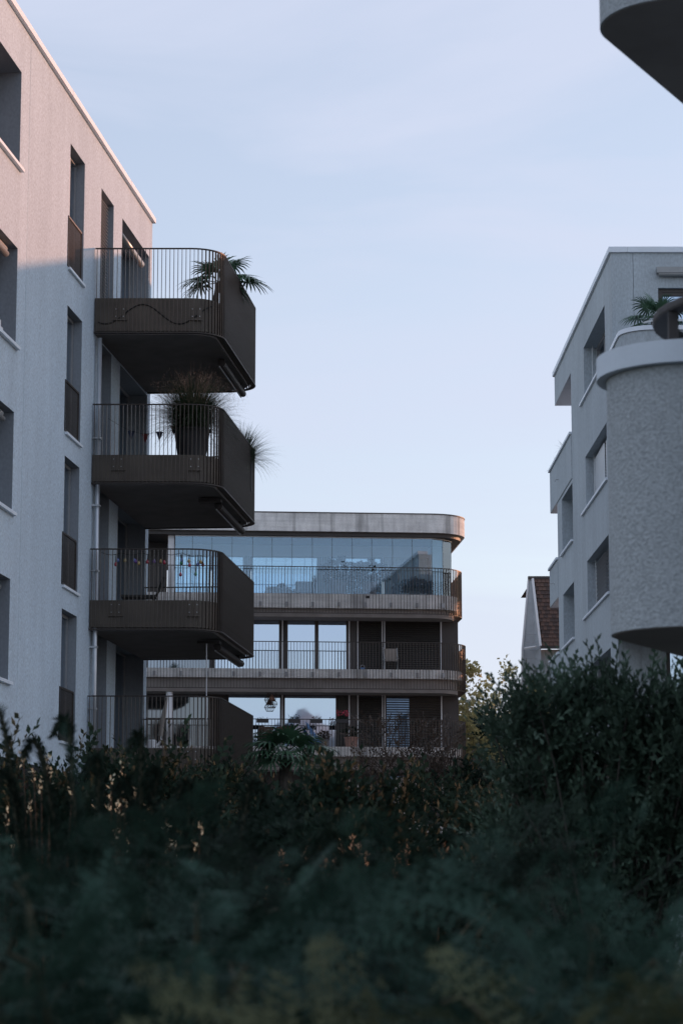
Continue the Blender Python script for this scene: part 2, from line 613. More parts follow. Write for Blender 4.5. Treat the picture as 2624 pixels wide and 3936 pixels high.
# ------------------------------------------------------------------ vegetation helpers
def tile(T, F, pos, X, Y, Z, sc):
    """copy template T (k,3) faces F to n places with axes X,Y,Z (n,3) and scale (n,)"""
    n, k = len(pos), len(T)
    V = (T[None, :, 0, None] * X[:, None, :] + T[None, :, 1, None] * Y[:, None, :] + T[None, :, 2, None] * Z[:, None, :])
    V = V * sc[:, None, None] + pos[:, None, :]
    G = F[None] + (np.arange(n) * k)[:, None, None]
    return V.reshape(-1, 3), G.reshape(-1, F.shape[1])


def axes(D, rng, up=None, jit=1.0):
    """frames whose Y follows D, with a random roll"""
    D = D / np.linalg.norm(D, axis=1, keepdims=True)
    U = np.tile(np.array([0, 0, 1.0]), (len(D), 1)) + rng.normal(0, jit, D.shape)
    X = np.cross(D, U)
    X /= np.linalg.norm(X, axis=1, keepdims=True) + 1e-9
    return X, D, np.cross(X, D)


def leaf_template(w, l, fold=0.15, droop=0.0):
    """lanceolate leaf of unit size, 4 triangles as 2 quads"""
    T = np.array([[0, 0, 0], [-w, l * .45, fold * w], [0, l, -droop], [w, l * .45, fold * w], [0, l * .5, 0]])
    F = np.array([[0, 4, 2, 1], [0, 3, 2, 4]])
    return T, F


def sprig_template(rng, n, L, w, l, ang=50, spiral=True, droop=0.0, flat=0.4):
    """twig along +Y carrying n leaves"""
    lt, lf = leaf_template(w, l)
    i = np.arange(n)
    t = (i + 0.5) / n
    pos = np.stack([np.zeros(n), t * L, -droop * t * t * L], 1)
    phi = i * 2.4 if spiral else (i % 2) * math.pi
    a = math.radians(ang) * (1 - 0.45 * t)
    D = np.stack([np.cos(phi) * np.sin(a), np.cos(a), np.sin(phi) * np.sin(a) * flat], 1)
    D += rng.normal(0, 0.08, D.shape)
    X, Y, Z = axes(D, rng, jit=0.3)
    V, F = tile(lt, lf, pos, X, Y, Z, rng.uniform(0.75, 1.15, n) * (1 - 0.25 * t))
    # the stem
    st = np.array([[-.004, 0, 0], [.004, 0, 0], [.002, L, -droop * L], [-.002, L, -droop * L]])
    F = np.vstack([F, np.array([[0, 1, 2, 3]]) + len(V)])
    return np.vstack([V, st]), F


def frond_template(rng, L, pairs, side, needles, nl, nw, droop):
    """flat conifer spray: arching axis, paired side twigs, each set with needles"""
    V, F = [], []

    def quad(p, d, w, l, up):
        x = np.cross(d, up)
        x = x / (np.linalg.norm(x) + 1e-9) * w
        b = len(V)
        V.extend([p - x, p + x, p + d * l + x * .3, p + d * l - x * .3])
        F.append((b, b + 1, b + 2, b + 3))
    up = np.array([0, 0, 1.0])

    def axis(t):
        return np.array([0.03 * math.sin(t * 4), t * L, -droop * t * t * L])
    for i in range(6):
        a, b = axis(i / 6), axis((i + 1) / 6)
        d = (b - a) / np.linalg.norm(b - a)
        quad(a, d, .0022, np.linalg.norm(b - a), up)
    for i in range(pairs):
        t = (i + .6) / pairs
        o = axis(t)
        sl = side * math.sin(math.pi * (.12 + .80 * t)) * rng.uniform(.75, 1.15)
        for sg in (-1, 1):
            if rng.random() < .10:
                continue
            a = math.radians(rng.uniform(42, 62))
            d = np.array([sg * math.sin(a), math.cos(a), rng.uniform(-.25, .12)])
            d /= np.linalg.norm(d)
            quad(o, d, .0014, sl, up)
            for k in range(needles):
                u = (k + .5) / needles
                p = o + d * sl * u + np.array([0, 0, -.12 * sl * u * u])
                for s2 in (-1, 1):
                    perp = np.array([-d[1], d[0], 0]) * s2
                    nd = d * .55 + perp * .85 + np.array([0, 0, rng.uniform(-.15, .3)])
                    quad(p, nd / np.linalg.norm(nd), nw, nl * (1 - .45 * u), up)
    return np.array(V), np.array(F)


def tubes_np(segs, n=5):
    """segs: list of (p0,p1,r0,r1) -> V,F"""
    P0 = np.array([s[0] for s in segs], float)
    P1 = np.array([s[1] for s in segs], float)
    r0 = np.array([s[2] for s in segs])
    r1 = np.array([s[3] for s in segs])
    D = P1 - P0
    D /= np.linalg.norm(D, axis=1, keepdims=True) + 1e-9
    ref = np.where(np.abs(D[:, 2:3]) > 0.9, np.array([[1, 0, 0.]]), np.array([[0, 0, 1.]]))
    U = np.cross(D, ref)
    U /= np.linalg.norm(U, axis=1, keepdims=True)
    W = np.cross(D, U)
    V = []
    for P, r in ((P0, r0), (P1, r1)):
        for k in range(n):
            a = 2 * math.pi * k / n
            V.append(P + (U * math.cos(a) + W * math.sin(a)) * r[:, None])
    V = np.stack(V, 1)
    F = np.array([[k, (k + 1) % n, n + (k + 1) % n, n + k] for k in range(n)])
    G = F[None] + (np.arange(len(segs)) * 2 * n)[:, None, None]
    return V.reshape(-1, 3), G.reshape(-1, 4)


def grow(rng, base, height, spread, r0, levels=4, kids=3, up=0.55, lean=(0, 0), first=0.35):
    """branching skeleton: segments and tips"""
    segs, tips = [], []

    def go(p, d, L, r, lv):
        n = 3
        q = p
        dd = d
        for i in range(n):
            dd = dd + rng.normal(0, 0.13, 3) + np.array([0, 0, 0.05])
            dd /= np.linalg.norm(dd)
            e = q + dd * L / n
            ra, rb = r * (1 - 0.25 * i / n), r * (1 - 0.25 * (i + 1) / n)
            segs.append((q, e, ra, rb))
            if lv >= levels - 2:
                tips.append((e, dd))
            q = e
        if lv < levels - 1:
            for k in range(kids + (1 if rng.random() < .4 else 0)):
                a = rng.uniform(0, 2 * math.pi)
                s = rng.uniform(0.45, 1.0) * spread
                nd = dd * up + np.array([math.cos(a) * s, math.sin(a) * s, rng.uniform(0.05, 0.5)])
                nd /= np.linalg.norm(nd)
                go(p + (q - p) * rng.uniform(0.55, 1.0), nd, L * rng.uniform(0.6, 0.82), r * 0.6, lv + 1)
        else:
            tips.append((q, dd))
    d0 = np.array([lean[0], lean[1], 1.0])
    go(np.array(base, float), d0 / np.linalg.norm(d0), height * first, r0, 0)
    return segs, tips


def foliage_on(rng, tips, per, jit, temps, sc=(0.7, 1.2), out_c=None, droop=0.0):
    P = np.array([t[0] for t in tips])
    D = np.array([t[1] for t in tips])
    P = np.repeat(P, per, 0) + rng.normal(0, jit, (len(P) * per, 3))
    D = np.repeat(D, per, 0) + rng.normal(0, 0.55, (len(D) * per, 3))
    if out_c is not None:
        o = P - np.array(out_c)
        D = D + 0.6 * o / (np.linalg.norm(o, axis=1, keepdims=True) + 1e-9)
    D[:, 2] -= droop
    return scatter(rng, P, D, temps, sc)


def scatter(rng, P, D, temps, sc):
    which = rng.integers(0, len(temps), len(P))
    Vs, Fs, off = [], [], 0
    for i, (T, F) in enumerate(temps):
        m = which == i
        if not m.any():
            continue
        X, Y, Z = axes(D[m], rng, jit=0.5)
        V, G = tile(T, F, P[m], X, Y, Z, rng.uniform(sc[0], sc[1], m.sum()))
        Vs.append(V)
        Fs.append(G + off)
        off += len(V)
    return np.vstack(Vs), np.vstack(Fs)


def plant(name, pos, label, cat, wood, leaves, wood_mat, leaf_mat, group=None, stem='stems', crown='foliage'):
    root = thing(name, pos, label, cat, group)
    if wood is not None:
        obj_np(stem, wood[0], wood[1], wood_mat, root, pos)
    obj_np(crown, leaves[0], leaves[1], leaf_mat, root, pos)
    return root


def fan_leaf(rng, base, d, stalk, R_, n=22, arc=250):
    """one palm leaf: curved stalk and a fan of folded blades. returns V,F(quads) for blades and stalk segs"""
    d = np.array(d, float)
    d /= np.linalg.norm(d)
    segs, q, dd = [], np.array(base, float), d.copy()
    for i in range(4):
        e = q + dd * stalk / 4
        segs.append((q, e, 0.012, 0.010))
        q = e
        dd = dd + np.array([0, 0, -0.10])
        dd /= np.linalg.norm(dd)
    side = np.cross(dd, np.array([0, 0, 1.0]))
    side /= np.linalg.norm(side) + 1e-9
    nrm = np.cross(side, dd)
    V, F = [], []
    for i in range(n):
        a = math.radians(-arc / 2 + arc * i / (n - 1))
        bl = R_ * (0.72 + 0.28 * math.cos(a / 2)) * rng.uniform(0.88, 1.05)
        bd = dd * math.cos(a) + side * math.sin(a)
        ws = np.cross(bd, nrm)
        w = R_ * 0.044
        sag = R_ * rng.uniform(0.10, 0.30)
        pts = []
        for t, ww in ((0.02, .35), (0.45, 1.0), (0.78, .8), (1.0, .08)):
            c = q + bd * bl * t + nrm * (0.10 * R_ * math.sin(t * 3.0)) - np.array([0, 0, sag * t ** 3])
            pts.append((c - ws * w * ww, c + ws * w * ww))
        b = len(V)
        for l_, r_ in pts:
            V += [l_, r_]
        for k in range(3):
            F.append((b + 2 * k, b + 2 * k + 1, b + 2 * k + 3, b + 2 * k + 2))
    return np.array(V), np.array(F), segs


def palm(name, pos, label, leaves, trunk=None, group=None, seed=1, parent=None):
    rng = np.random.default_rng(seed)
    root = thing(name, pos, label, 'palm', group)
    top = np.array(pos, float)
    if trunk:
        h, r = trunk
        mb = MB()
        pts = [(pos[0] + 0.03 * math.sin(i), pos[1], pos[2] + h * i / 8) for i in range(9)]
        mb.tube(pts, [r * (1.15 if i % 2 else 0.95) for i in range(9)], 9)
        mb.build('trunk', M['bark'], root, pos)
        top = np.array(pts[-1])
    for (d, stalk, R_) in leaves:
        V, F, sg = fan_leaf(rng, top, d, stalk, R_)
        V2, F2 = tubes_np(sg, 4)
        obj_np('palm_leaf', np.vstack([V, V2]), np.vstack([F, F2 + len(V)]), M['palm'], root, tuple(top))
    return root


def blades(rng, base, n, L, w, spread, mat_pl=None, droop=1.0, r0=0.12):
    """tuft of long arching grass blades, as quads"""
    V, F = [], []
    for i in range(n):
        a = rng.uniform(0, 2 * math.pi)
        s = abs(rng.normal(0, 1)) * spread
        l = L * rng.uniform(0.6, 1.1)
        p = np.array(base) + np.array([math.cos(a), math.sin(a), 0]) * rng.uniform(0, r0)
        d = np.array([math.cos(a) * s, math.sin(a) * s, 1.0])
        d /= np.linalg.norm(d)
        t = np.array([-math.sin(a), math.cos(a), 0])
        b = len(V)
        for k in range(5):
            ww = w * (1 - (k / 4) ** 2 * 0.9)
            V += [p - t * ww, p + t * ww]
            p = p + d * l / 4
            d = d + np.array([math.cos(a) * 0.12, math.sin(a) * 0.12, -0.30 * droop * (0.4 + s)])
            d /= np.linalg.norm(d)
        for k in range(4):
            F.append((b + 2 * k, b + 2 * k + 1, b + 2 * k + 3, b + 2 * k + 2))
    return np.array(V), np.array(F)


# ================================================================== ground and far hills
mb = MB()
mb.quad((-400, -200, GZ), (400, -200, GZ), (400, 400, GZ), (-400, 400, GZ))
o = mb.build('ground', M['ground'])
tag(o, kind='structure')
mb = MB()
mb.box(-3.4, -1.9, 20, 88, GZ + .004, GZ + .02)
o = mb.build('garden_path', M['path'])
tag(o, kind='structure')


def ridge(name, mat, pts, depth_dir, dist, base, seed, rough, steps=150):
    """a hill range as a real mesh: pts = (bearing deg, height m)"""
    rng = np.random.default_rng(seed)
    bs = np.linspace(pts[0][0], pts[-1][0], steps)
    hs = np.interp(bs, [p[0] for p in pts], [p[1] for p in pts])
    hs = hs + np.interp(bs, np.linspace(bs[0], bs[-1], 40), rng.normal(0, rough, 40)) + rng.normal(0, rough * .2, steps)
    V, F = [], []
    rows = 7
    for j in range(rows):
        t = j / (rows - 1)
        rr = dist - 500 + 1000 * t
        prof = math.sin(math.pi * t) ** 0.8
        for i, bb in enumerate(bs):
            a = math.radians(bb)
            V.append((math.sin(a) * rr, math.cos(a) * rr, base + max(0, hs[i]) * prof * (1 if j == 3 else rng.uniform(.85, 1))))
    for j in range(rows - 1):
        for i in range(steps - 1):
            a = j * steps + i
            F.append((a, a + 1, a + steps + 1, a + steps))
    o = obj_np(name, V, F, mat)
    tag(o, kind='structure')
    return o


# these stand behind the photographer and are seen mirrored in the windows
ridge('mountain', M['hill'], [(120, 5), (150, 60), (161, 120), (165, 190), (168, 262), (170, 300), (170.7, 310), (171.15, 330), (171.57, 357), (172.0, 331), (172.45, 309), (173, 296), (174.5, 240), (178, 150), (187, 70), (215, 20), (240, 5)], 1, 3800, -20, 3, 1.5, 600)
ridge('wooded_hill', M['forest_hill'], [(100, 10), (140, 60), (160, 120), (166, 168), (170, 182), (171, 178), (172.2, 166), (173, 148), (176, 95), (181, 66), (190, 45), (220, 30), (250, 10)], 1, 2000, -20, 4, 1.5, 400)

# ================================================================== LEFT APARTMENT BUILDING
LP = (-4.92, 46.8)
LD = Vector((0.1059, 0.9944)).normalized()
LN = Vector((LD.y, -LD.x))


def LB(s, d, z):
    return (LP[0] + LD.x * s + LN.x * d, LP[1] + LD.y * s + LN.y * d, z)


def sY(y):
    return (y - 46.8) / LD.y


lb = thing('apartment_building', LB(-5, -5, GZ), 'pale stucco apartment building with four dark bronze balconies, pink sunlight on its top', 'building')
FL = [12.10, 8.92, 6.03, 3.15]          # finished floor heights
LROOF = 15.40
S0, S1 = -17.0, sY(52.9)
LZ0 = 2.56                               # underside of the rendered storeys
sJ = sY(41.15)
ops = []
for f in FL:
    h = f + 2.42
    ops.append((sY(38.0), sY(40.5), f + 0.69, h, 0.55))
    ops.append((sY(44.45), sY(45.75), f - 0.02, h, 0.17))
    ops.append((sY(47.34), sY(48.59), f, h, 0.20))
    ops.append((sY(49.5), sY(52.55), f, h, 0.40))
    ops.append((sY(33.5), sY(36.0), f + 0.69, h, 0.55))
mb = MB()
facade(mb, LB, S0, sJ - 0.006, LZ0, LROOF, [o_ for o_ in ops if o_[0] < sJ], MB())
facade(mb, LB, sJ + 0.006, S1, LZ0, LROOF, [o_ for o_ in ops if o_[0] > sJ], MB())
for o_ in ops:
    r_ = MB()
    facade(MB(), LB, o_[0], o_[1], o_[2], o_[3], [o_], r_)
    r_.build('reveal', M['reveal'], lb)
mb.quad(LB(sJ - .006, 0, LZ0), LB(sJ - .006, -.02, LZ0), LB(sJ - .006, -.02, LROOF), LB(sJ - .006, 0, LROOF))
mb.quad(LB(sJ - .006, -.02, LZ0), LB(sJ + .006, -.02, LZ0), LB(sJ + .006, -.02, LROOF), LB(sJ - .006, -.02, LROOF))
mb.quad(LB(sJ + .006, 0, LZ0), LB(sJ + .006, -.02, LZ0), LB(sJ + .006, -.02, LROOF), LB(sJ + .006, 0, LROOF))
for (a, b) in (((S1, 0), (S1, -11)), ((S1, -11), (S0, -11)), ((S0, -11), (S0, 0))):
    mb.quad(LB(*a, LZ0), LB(*b, LZ0), LB(*b, LROOF), LB(*a, LROOF))
mb.quad(LB(S0, 0, LROOF), LB(S1, 0, LROOF), LB(S1, -11, LROOF), LB(S0, -11, LROOF))
mb.quad(LB(S0, 0, LZ0), LB(S1, 0, LZ0), LB(S1, -11, LZ0), LB(S0, -11, LZ0))
mb.build('wall', M['stucco_left'], lb)
MB().box(S0 + .1, S1 - .3, -10.9, -0.9, GZ, LZ0 - .004, LB).build('base_wall', M['base_wall'], lb)
for k in range(8):
    q0 = S0 - .06 + (S1 - S0 + .12) * k / 8
    q1 = S0 - .06 + (S1 - S0 + .12) * (k + 1) / 8 - .008
    MB().box(q0, q1, -0.42, 0.07 + .003 * (k % 2), LROOF + .003, LROOF + .12, LB).build('coping', M['coping'], lb, bevel=0.006)
MB().box(S1 - .36, S1 + .06, -11.0, -0.425, LROOF + .003, LROOF + .12, LB).build('coping', M['coping'], lb)


def left_window(s0, s1, z0, z1, dep, kind):
    mbf = MB()
    ring(mbf, LB, s0 + .003, s1 - .003, z0 + .003, z1 - .003, -dep - .07, -dep + .0, 0.055)
    w = mbf.build('window', M['frame_grey'], lb)
    MB().box(s0 + .05, s1 - .05, -dep - .05, -dep - .03, z0 + .05, z1 - .05, LB).build('pane', M['pane_left'], w)
    return w


bar_long = box_mesh('baluster', 0.010, 0.045, 1.0, M['bronze_bar'])
for fi, f in enumerate(FL):
    h = f + 2.42
    # A: deep opening at the frame edge, with sill
    for (ya, yb) in ((38.0, 40.5), (33.5, 36.0)):
        w = left_window(sY(ya), sY(yb), f + .69, h, 0.55, 'A')
        MB().box(sY(ya) - .04, sY(yb) + .10, -0.50, 0.07, f + .63, f + .687, LB).build('sill', M['coping'], lb)
        if fi in (1, 2, 3):
            pts = [LB(sY(ya) + .03, -0.13, h - .17), LB(sY(yb) - .28, -0.13, h - .17)]
            aw = MB().tube(pts, 0.055, 10).build('awning', M['awning'], lb, smooth=True)
            MB().tube([LB(sY(ya) + .03, -0.16, h - .07), LB(sY(yb) - .24, -0.16, h - .07)], 0.045, 8).build('roller', M['alu'], aw)
    # B: French window with its guard rail
    a, b = sY(44.45), sY(45.75)
    w = left_window(a, b, f - .02, h, 0.17, 'B')
    MB().box(a + .62, a + .66, -.165, -.145, f + .04, h - .06, LB).build('mullion', M['alu'], w)
    MB().box(a - .03, b + .06, -0.16, 0.05, f - .07, f - .023, LB).build('sill', M['coping'], lb)
    mbr = MB()
    mbr.box(a - .10, b - .22, -.018, .018, f + .93, f + .965, LB)
    mbr.box(a - .10, b - .22, -.018, .018, f - .015, f + .02, LB)
    for s_ in (a - .10, b - .232):
        mbr.box(s_, s_ + .012, -.018, .018, f + .021, f + .929, LB)
    rl = mbr.build('window_guard', M['bronze'], lb)
    nb = 14
    me = box_mesh('guard_bar', 0.012, 0.014, 0.908, M['bronze_bar'])
    for k in range(nb):
        s = a - .09 + (b - .23 - a + .09) * k / (nb - 1)
        inst('bar', me, LB(s, 0.0, f + .021), math.atan2(LD.y, LD.x), rl)
    # C: slim window with slatted blind
    a, b = sY(47.34), sY(48.59)
    w = left_window(a, b, f, h, 0.20, 'C')
    if fi == 0:
        me = box_mesh('blind_slat', b - a - .12, 0.075, 0.006, M['slat'])
        for k in range(32):
            p = LB((a + b) / 2, -0.13, f + .12 + k * 0.072)
            o = inst('slat', me, p, 0, w, rot=(R(28), 0, math.atan2(LD.y, LD.x)))
    # D: wide window below an awning
    a, b = sY(49.5), sY(52.55)
    w = left_window(a, b, f, h, 0.40, 'D')
    MB().box((a + b) / 2 - .03, (a + b) / 2 + .03, -.46, -.38, f + .05, h - .05, LB).build('mullion', M['frame_grey'], w)
    if fi == 0:
        p0, p1 = LB(a + .05, -0.06, h - .34), LB(b - .6, -0.06, h - .34)
        MB().tube([p0, p1], 0.075, 12).build('awning', M['awning'], lb, smooth=True)

# downpipe, fixed in front of the wall beside the balconies
MB().tube([LB(0.16, 0.10, 11.30), LB(0.16, 0.10, GZ)], 0.045, 12).build('downpipe', M['pipe'], lb, smooth=True)
MB().tube([LB(0.30, 0.07, 9.6), LB(0.30, 0.07, GZ)], 0.018, 8).build('downpipe', M['alu'], lb, smooth=True)
mb = MB()
for z in (9.25, 6.6, 3.9, 7.9, 5.1):
    mb.box(0.09, 0.23, 0.0, 0.155, z, z + .035, LB)
mb.build('pipe_clip', M['alu'], lb)

# balconies
near_l, near_r = LB(0, 0.012, 0), (-2.42, 46.80)
far_r, far_l = LB(5.78, 2.49, 0), LB(5.72, 0.012, 0)
corner_r = LB((46.80 - 46.8) / LD.y + 0.26, 2.49, 0)
BP = rounded([near_l[:2], corner_r[:2], far_r[:2], far_l[:2]], [0.66, 0.66], 10)
BAL_B = [11.37, 8.33, 5.44, 2.58]
bar_count = 0
bars_mesh = {}
for fi, (zt, zb) in enumerate(zip(FL, BAL_B)):
    rail = zt + 1.01
    inner = offset(BP, 0.075)
    inner2 = offset(BP, 0.15)
    bal = MB().prism(inner, zb + .06, zt).build('balcony', M['apron'], lb)
    MB().prism(inner2, zb, zb + .057).build('soffit', M['soffit_left'], bal)
    MB().strip(offset(BP, -0.022), offset(BP, 0.022), rail - .022, rail).build('handrail', M['bronze'], bal)
    MB().strip(offset(BP, -0.026), offset(BP, 0.06), zb - .006, zb + .02).build('bottom_rail', M['bronze'], bal)
    hgt = rail - .023 - (zb + .021)
    me = box_mesh('balcony_bar', 0.011, 0.040, hgt, M['bronze_bar'])
    marks = walk(BP, 0.0805, 0.04)
    vis = [m for m in marks if not (m[1] > 52.4)]
    rest = [m for m in marks if m[1] > 52.4]
    if fi == 3:
        rest = vis + rest
        vis = []
    for (x, y, h_) in vis:
        inst('baluster', me, (x, y, zb + .021), h_, bal)
    st = MB()
    for (x, y, h_) in rest:
        c, s = math.cos(h_), math.sin(h_)
        st.box(-.0055, .0055, -.02, .02, zb + .021, rail - .023, lambda a, b, z: (x + a * c - b * s, y + a * s + b * c, z))
    if rest:
        tag(st.build('balusters', M['bronze_bar'], bal), kind='stuff')
    # fixing plates with bolts on the apron
    for i_, t in enumerate((0.50, 2.02)):
        br = MB()
        for dx in (-0.075, 0.075):
            br.box(near_l[0] + t + dx - .035, near_l[0] + t + dx + .035, 46.845, 46.8735, zb + .30, zb + .55)
        br.box(near_l[0] + t - .14, near_l[0] + t + .14, 46.83, 46.8735, zb + .27, zb + .296)
        pl = br.build('bracket', M['apron'], bal)
        for dx in (-0.075, 0.075):
            for dz in (.35, .50):
                x = near_l[0] + t + dx
                bal_b = MB().tube([(x, 46.846, zb + dz), (x, 46.832, zb + dz)], 0.010, 6)
                if dx < 0 and dz < .4:
                    acc = bal_b
                else:
                    acc.add(bal_b.v, bal_b.f)
        acc.build('bolts', M['alu'], bal)
    # roller awning under the outer edge
    aw = MB()
    s_a = 2.3 if fi == 0 else 2.05
    aw.tube([LB(s_a, 2.22, zb - .15), LB(5.30, 2.22, zb - .15)], 0.07, 12)
    aw.box(s_a + .2, s_a + .3, 2.10, 2.24, zb - .12, zb - .003, LB)
    aw.box(4.9, 5.0, 2.10, 2.24, zb - .12, zb - .003, LB)
    aw.build('awning', M['bronze'], bal, smooth=False)
    MB().tube([LB(s_a, 2.17, zb - .215), LB(5.32, 2.17, zb - .215)], 0.016, 8).build('awning_bar', M['alu'], bal, smooth=True)
    if fi > 0:
        MB().box(1.75, 2.02, 1.85, 2.30, zb - .10, zb - .04, LB).build('awning_motor', M['bronze'], bal)
# awning crank hanging from the third balcony
MB().tube([LB(1.7, 2.05, 5.33), LB(1.7, 2.06, 3.75)], 0.011, 6).build('crank_rod', M['white'], lb)

# ================================================================== things on the left balconies
# cable clipped in waves along the top balcony's apron
pts = []
for i in range(60):
    t = i / 59
    x = -4.84 + 2.25 * t
    z = 11.93 - 0.16 + 0.20 * math.sin(t * 9.6 - 2.2)
    y = 46.862 if x < -3.08 else 46.862 + 0.10 * ((x + 3.08) / 0.5) ** 2
    pts.append((x, y, z))
tag(MB().tube(pts, 0.013, 6).build('cable', M['black']), 'black cable looping in waves along the apron of the top balcony', 'cable')

# grass pots on the second balcony from the top
rng = np.random.default_rng(11)


def grass_pot(pos, label, pot_r, pot_h, n, L, spread, seed, square=False, plumes=260):
    g = np.random.default_rng(seed)
    root = thing('potted_grass', pos, label, 'potted grass', 'potted grasses on the second balcony')
    if square:
        MB().box(pos[0] - pot_r, pos[0] + pot_r, pos[1] - pot_r * 1.2, pos[1] + pot_r * 1.2, pos[2], pos[2] + pot_h).build('pot', M['pot_dark'], root, bevel=0.01)
    else:
        MB().lathe(pos, [(pot_r * .72, 0), (pot_r * .80, pot_h * .3), (pot_r * .97, pot_h * .93), (pot_r * 1.03, pot_h * .94), (pot_r * 1.03, pot_h), (pot_r * .93, pot_h), (pot_r * .9, pot_h * .93)], 24).build('pot', M['pot_dark'], root, smooth=False)
    b = (pos[0], pos[1], pos[2] + pot_h - .03)
    V, F = blades(g, b, n, L, 0.0055, spread, r0=pot_r * .8)
    obj_np('grass_blades', V, F, M['reed'], root, b)
    if plumes:
        V, F = blades(g, b, plumes, L * 1.22, 0.003, spread * .62, droop=.55, r0=pot_r * .5)
        # feathery heads: short hairs near the tips
        tips = V.reshape(-1, 10, 3)[:, 5:, :].mean(1)
        P = np.repeat(tips, 9, 0) + g.normal(0, 0.05, (len(tips) * 9, 3))
        D = g.normal(0, 1, P.shape) + np.array([0, 0, .6])
        X, Y, Z = axes(D, g)
        T = np.array([[-.002, 0, 0], [.002, 0, 0], [.001, .06, 0], [-.001, .06, 0]])
        V2, F2 = tile(T, np.array([[0, 1, 2, 3]]), P, X, Y, Z, g.uniform(.6, 1.3, len(P)))
        obj_np('plumes', np.vstack([V, V2]), np.vstack([F, F2 + len(V)]), M['plume'], root, b)
    return root


grass_pot((-3.02, 48.0, 8.925), 'large round black pot of tall feathery grass behind the railing near the corner', 0.37, 0.72, 3200, 1.12, 0.72, 21, plumes=420)
grass_pot((-2.15, 51.3, 8.925), 'second grass tuft spilling over the outer railing at the far end', 0.22, 0.62, 1300, 0.95, 0.75, 22, True, 0)

# bunting
root = thing('bunting', (-4.0, 47.9, 9.8), 'string of small triangular pennants hung across the second balcony', 'bunting')
P0, P1 = Vector((-4.75, 48.3, 9.95)), Vector((-3.2, 48.0, 9.85))
pts = [P0.lerp(P1, i / 16) + Vector((0, 0, -0.30 * math.sin(math.pi * i / 16))) for i in range(17)]
MB().tube(pts, 0.004, 4).build('string', M['black'], root)
for k, cm in enumerate(('flag_navy', 'flag_red', 'flag_navy', 'flag_red')):
    i = 5 + 3 * k
    a = pts[i] - Vector((.075, 0, 0)) if i < 17 else pts[-1]
    b = a + Vector((.15, 0, 0))
    c = (a + b) / 2 - Vector((0, 0, .20))
    m_ = MB()
    m_.add([a, b, c, a + Vector((0, .004, 0)), b + Vector((0, .004, 0)), c + Vector((0, .004, 0))], [(0, 1, 2), (5, 4, 3), (0, 3, 4, 1), (1, 4, 5, 2), (2, 5, 3, 0)])
    m_.build('pennant', M[cm], root)

# palm on the top balcony, behind the corner bars
palm('fan_palm', (-2.62, 49.4, 12.10), 'small fan palm on the top balcony, its fronds reaching over the corner railing',
     [((-1, -.2, .25), .35, .55), ((-.5, -.4, .75), .30, .50), ((.1, .2, 1), .35, .5),
      ((.6, -.1, .75), .45, .52), ((1, .1, .22), .62, .58), ((.9, .3, .45), .45, .55), ((-1, .1, -.05), .35, .5),
      ((.8, .2, -.1), .35, .45)], trunk=(0.98, 0.055), seed=5)

# coloured party bulbs on the third balcony
root = thing('string_light', (-3.8, 47.2, 6.5), 'festoon of coloured glass bulbs strung under the handrail of the third balcony', 'string light')
pts = [Vector((-4.7 + 2.05 * i / 30, 46.92 + (0.5 * ((i - 20) / 10) ** 2 if i > 20 else 0), 6.98 - 0.05 * abs(math.sin(i * .55)))) for i in range(31)]
MB().tube(pts, 0.006, 5).build('cable', M['black'], root)
bulbs = [(-4.42, .13, 'red'), (-4.38, .05, 'blue'), (-4.24, .05, 'amber'), (-4.03, .07, 'violet'), (-3.97, .11, 'amber'), (-3.80, .08, 'red'),
         (-3.67, .07, 'violet'), (-3.54, .07, 'amber'), (-3.47, .09, 'red'), (-3.14, .10, 'green'), (-3.13, .05, 'blue'), (-2.99, .06, 'amber'),
         (-2.98, .14, 'red'), (-2.82, .12, 'blue'), (-2.76, .07, 'amber'), (-2.72, .12, 'red'), (-3.15, .33, 'red'), (-2.86, .31, 'green'), (-4.06, .05, 'blue')]
for (x, dz, c) in bulbs:
    y = 46.95 if x < -3.3 else 46.95 + .35 * (x + 3.3) ** 2
    z = 6.90 - dz
    MB().lathe((x, y, z), [(.004, -.062), (.022, -.055), (.031, -.03), (.026, -.008), (.013, .018), (.011, .022)], 9).build('bulb', M['bulb_' + c], root, smooth=True)
    MB().tube([(x, y, z + .02), (x, y, 6.95)], [.011, .005], 6).build('socket', M['black'], root)

# dark lounge chair on the third balcony
root = thing('deck_chair', (-4.05, 48.6, 6.03), 'black reclining deck chair low behind the third balcony railing', 'chair')
mb = MB()
mb.box(-4.45, -3.75, 48.4, 48.9, 6.30, 6.34)
mb.build('seat', M['black'], root)
MB().tube([(-3.75, 48.6, 6.32), (-3.60, 48.6, 6.72)], 0.03, 6).build('backrest', M['black'], root)
for x in (-4.4, -3.8):
    for y in (48.45, 48.85):
        MB().tube([(x, y, 6.03), (x, y, 6.30)], 0.015, 6).build('leg', M['black'], root)

# lowest balcony: folded parasol, watering can
root = thing('parasol', (-3.55, 47.8, 3.16), 'folded pale parasol leaning on the lowest left balcony', 'parasol')
MB().tube([(-3.60, 47.8, 3.16), (-3.43, 47.8, 4.30)], 0.016, 6).build('pole', M['white'], root)
MB().tube([(-3.57, 47.8, 3.45), (-3.50, 47.8, 3.9), (-3.435, 47.8, 4.26)], [.05, .045, .012], 8).build('canopy', M['textile'], root)
root = thing('watering_can', (-3.7, 47.6, 3.16), 'small white watering can standing on the lowest left balcony', 'watering can')
MB().lathe((-3.72, 47.6, 3.16), [(.09, 0), (.10, .05), (.095, .18), (.07, .20)], 12).build('body', M['white'], root)
MB().tube([(-3.64, 47.6, 3.22), (-3.52, 47.6, 3.38)], [.02, .012], 6).build('spout', M['white'], root)

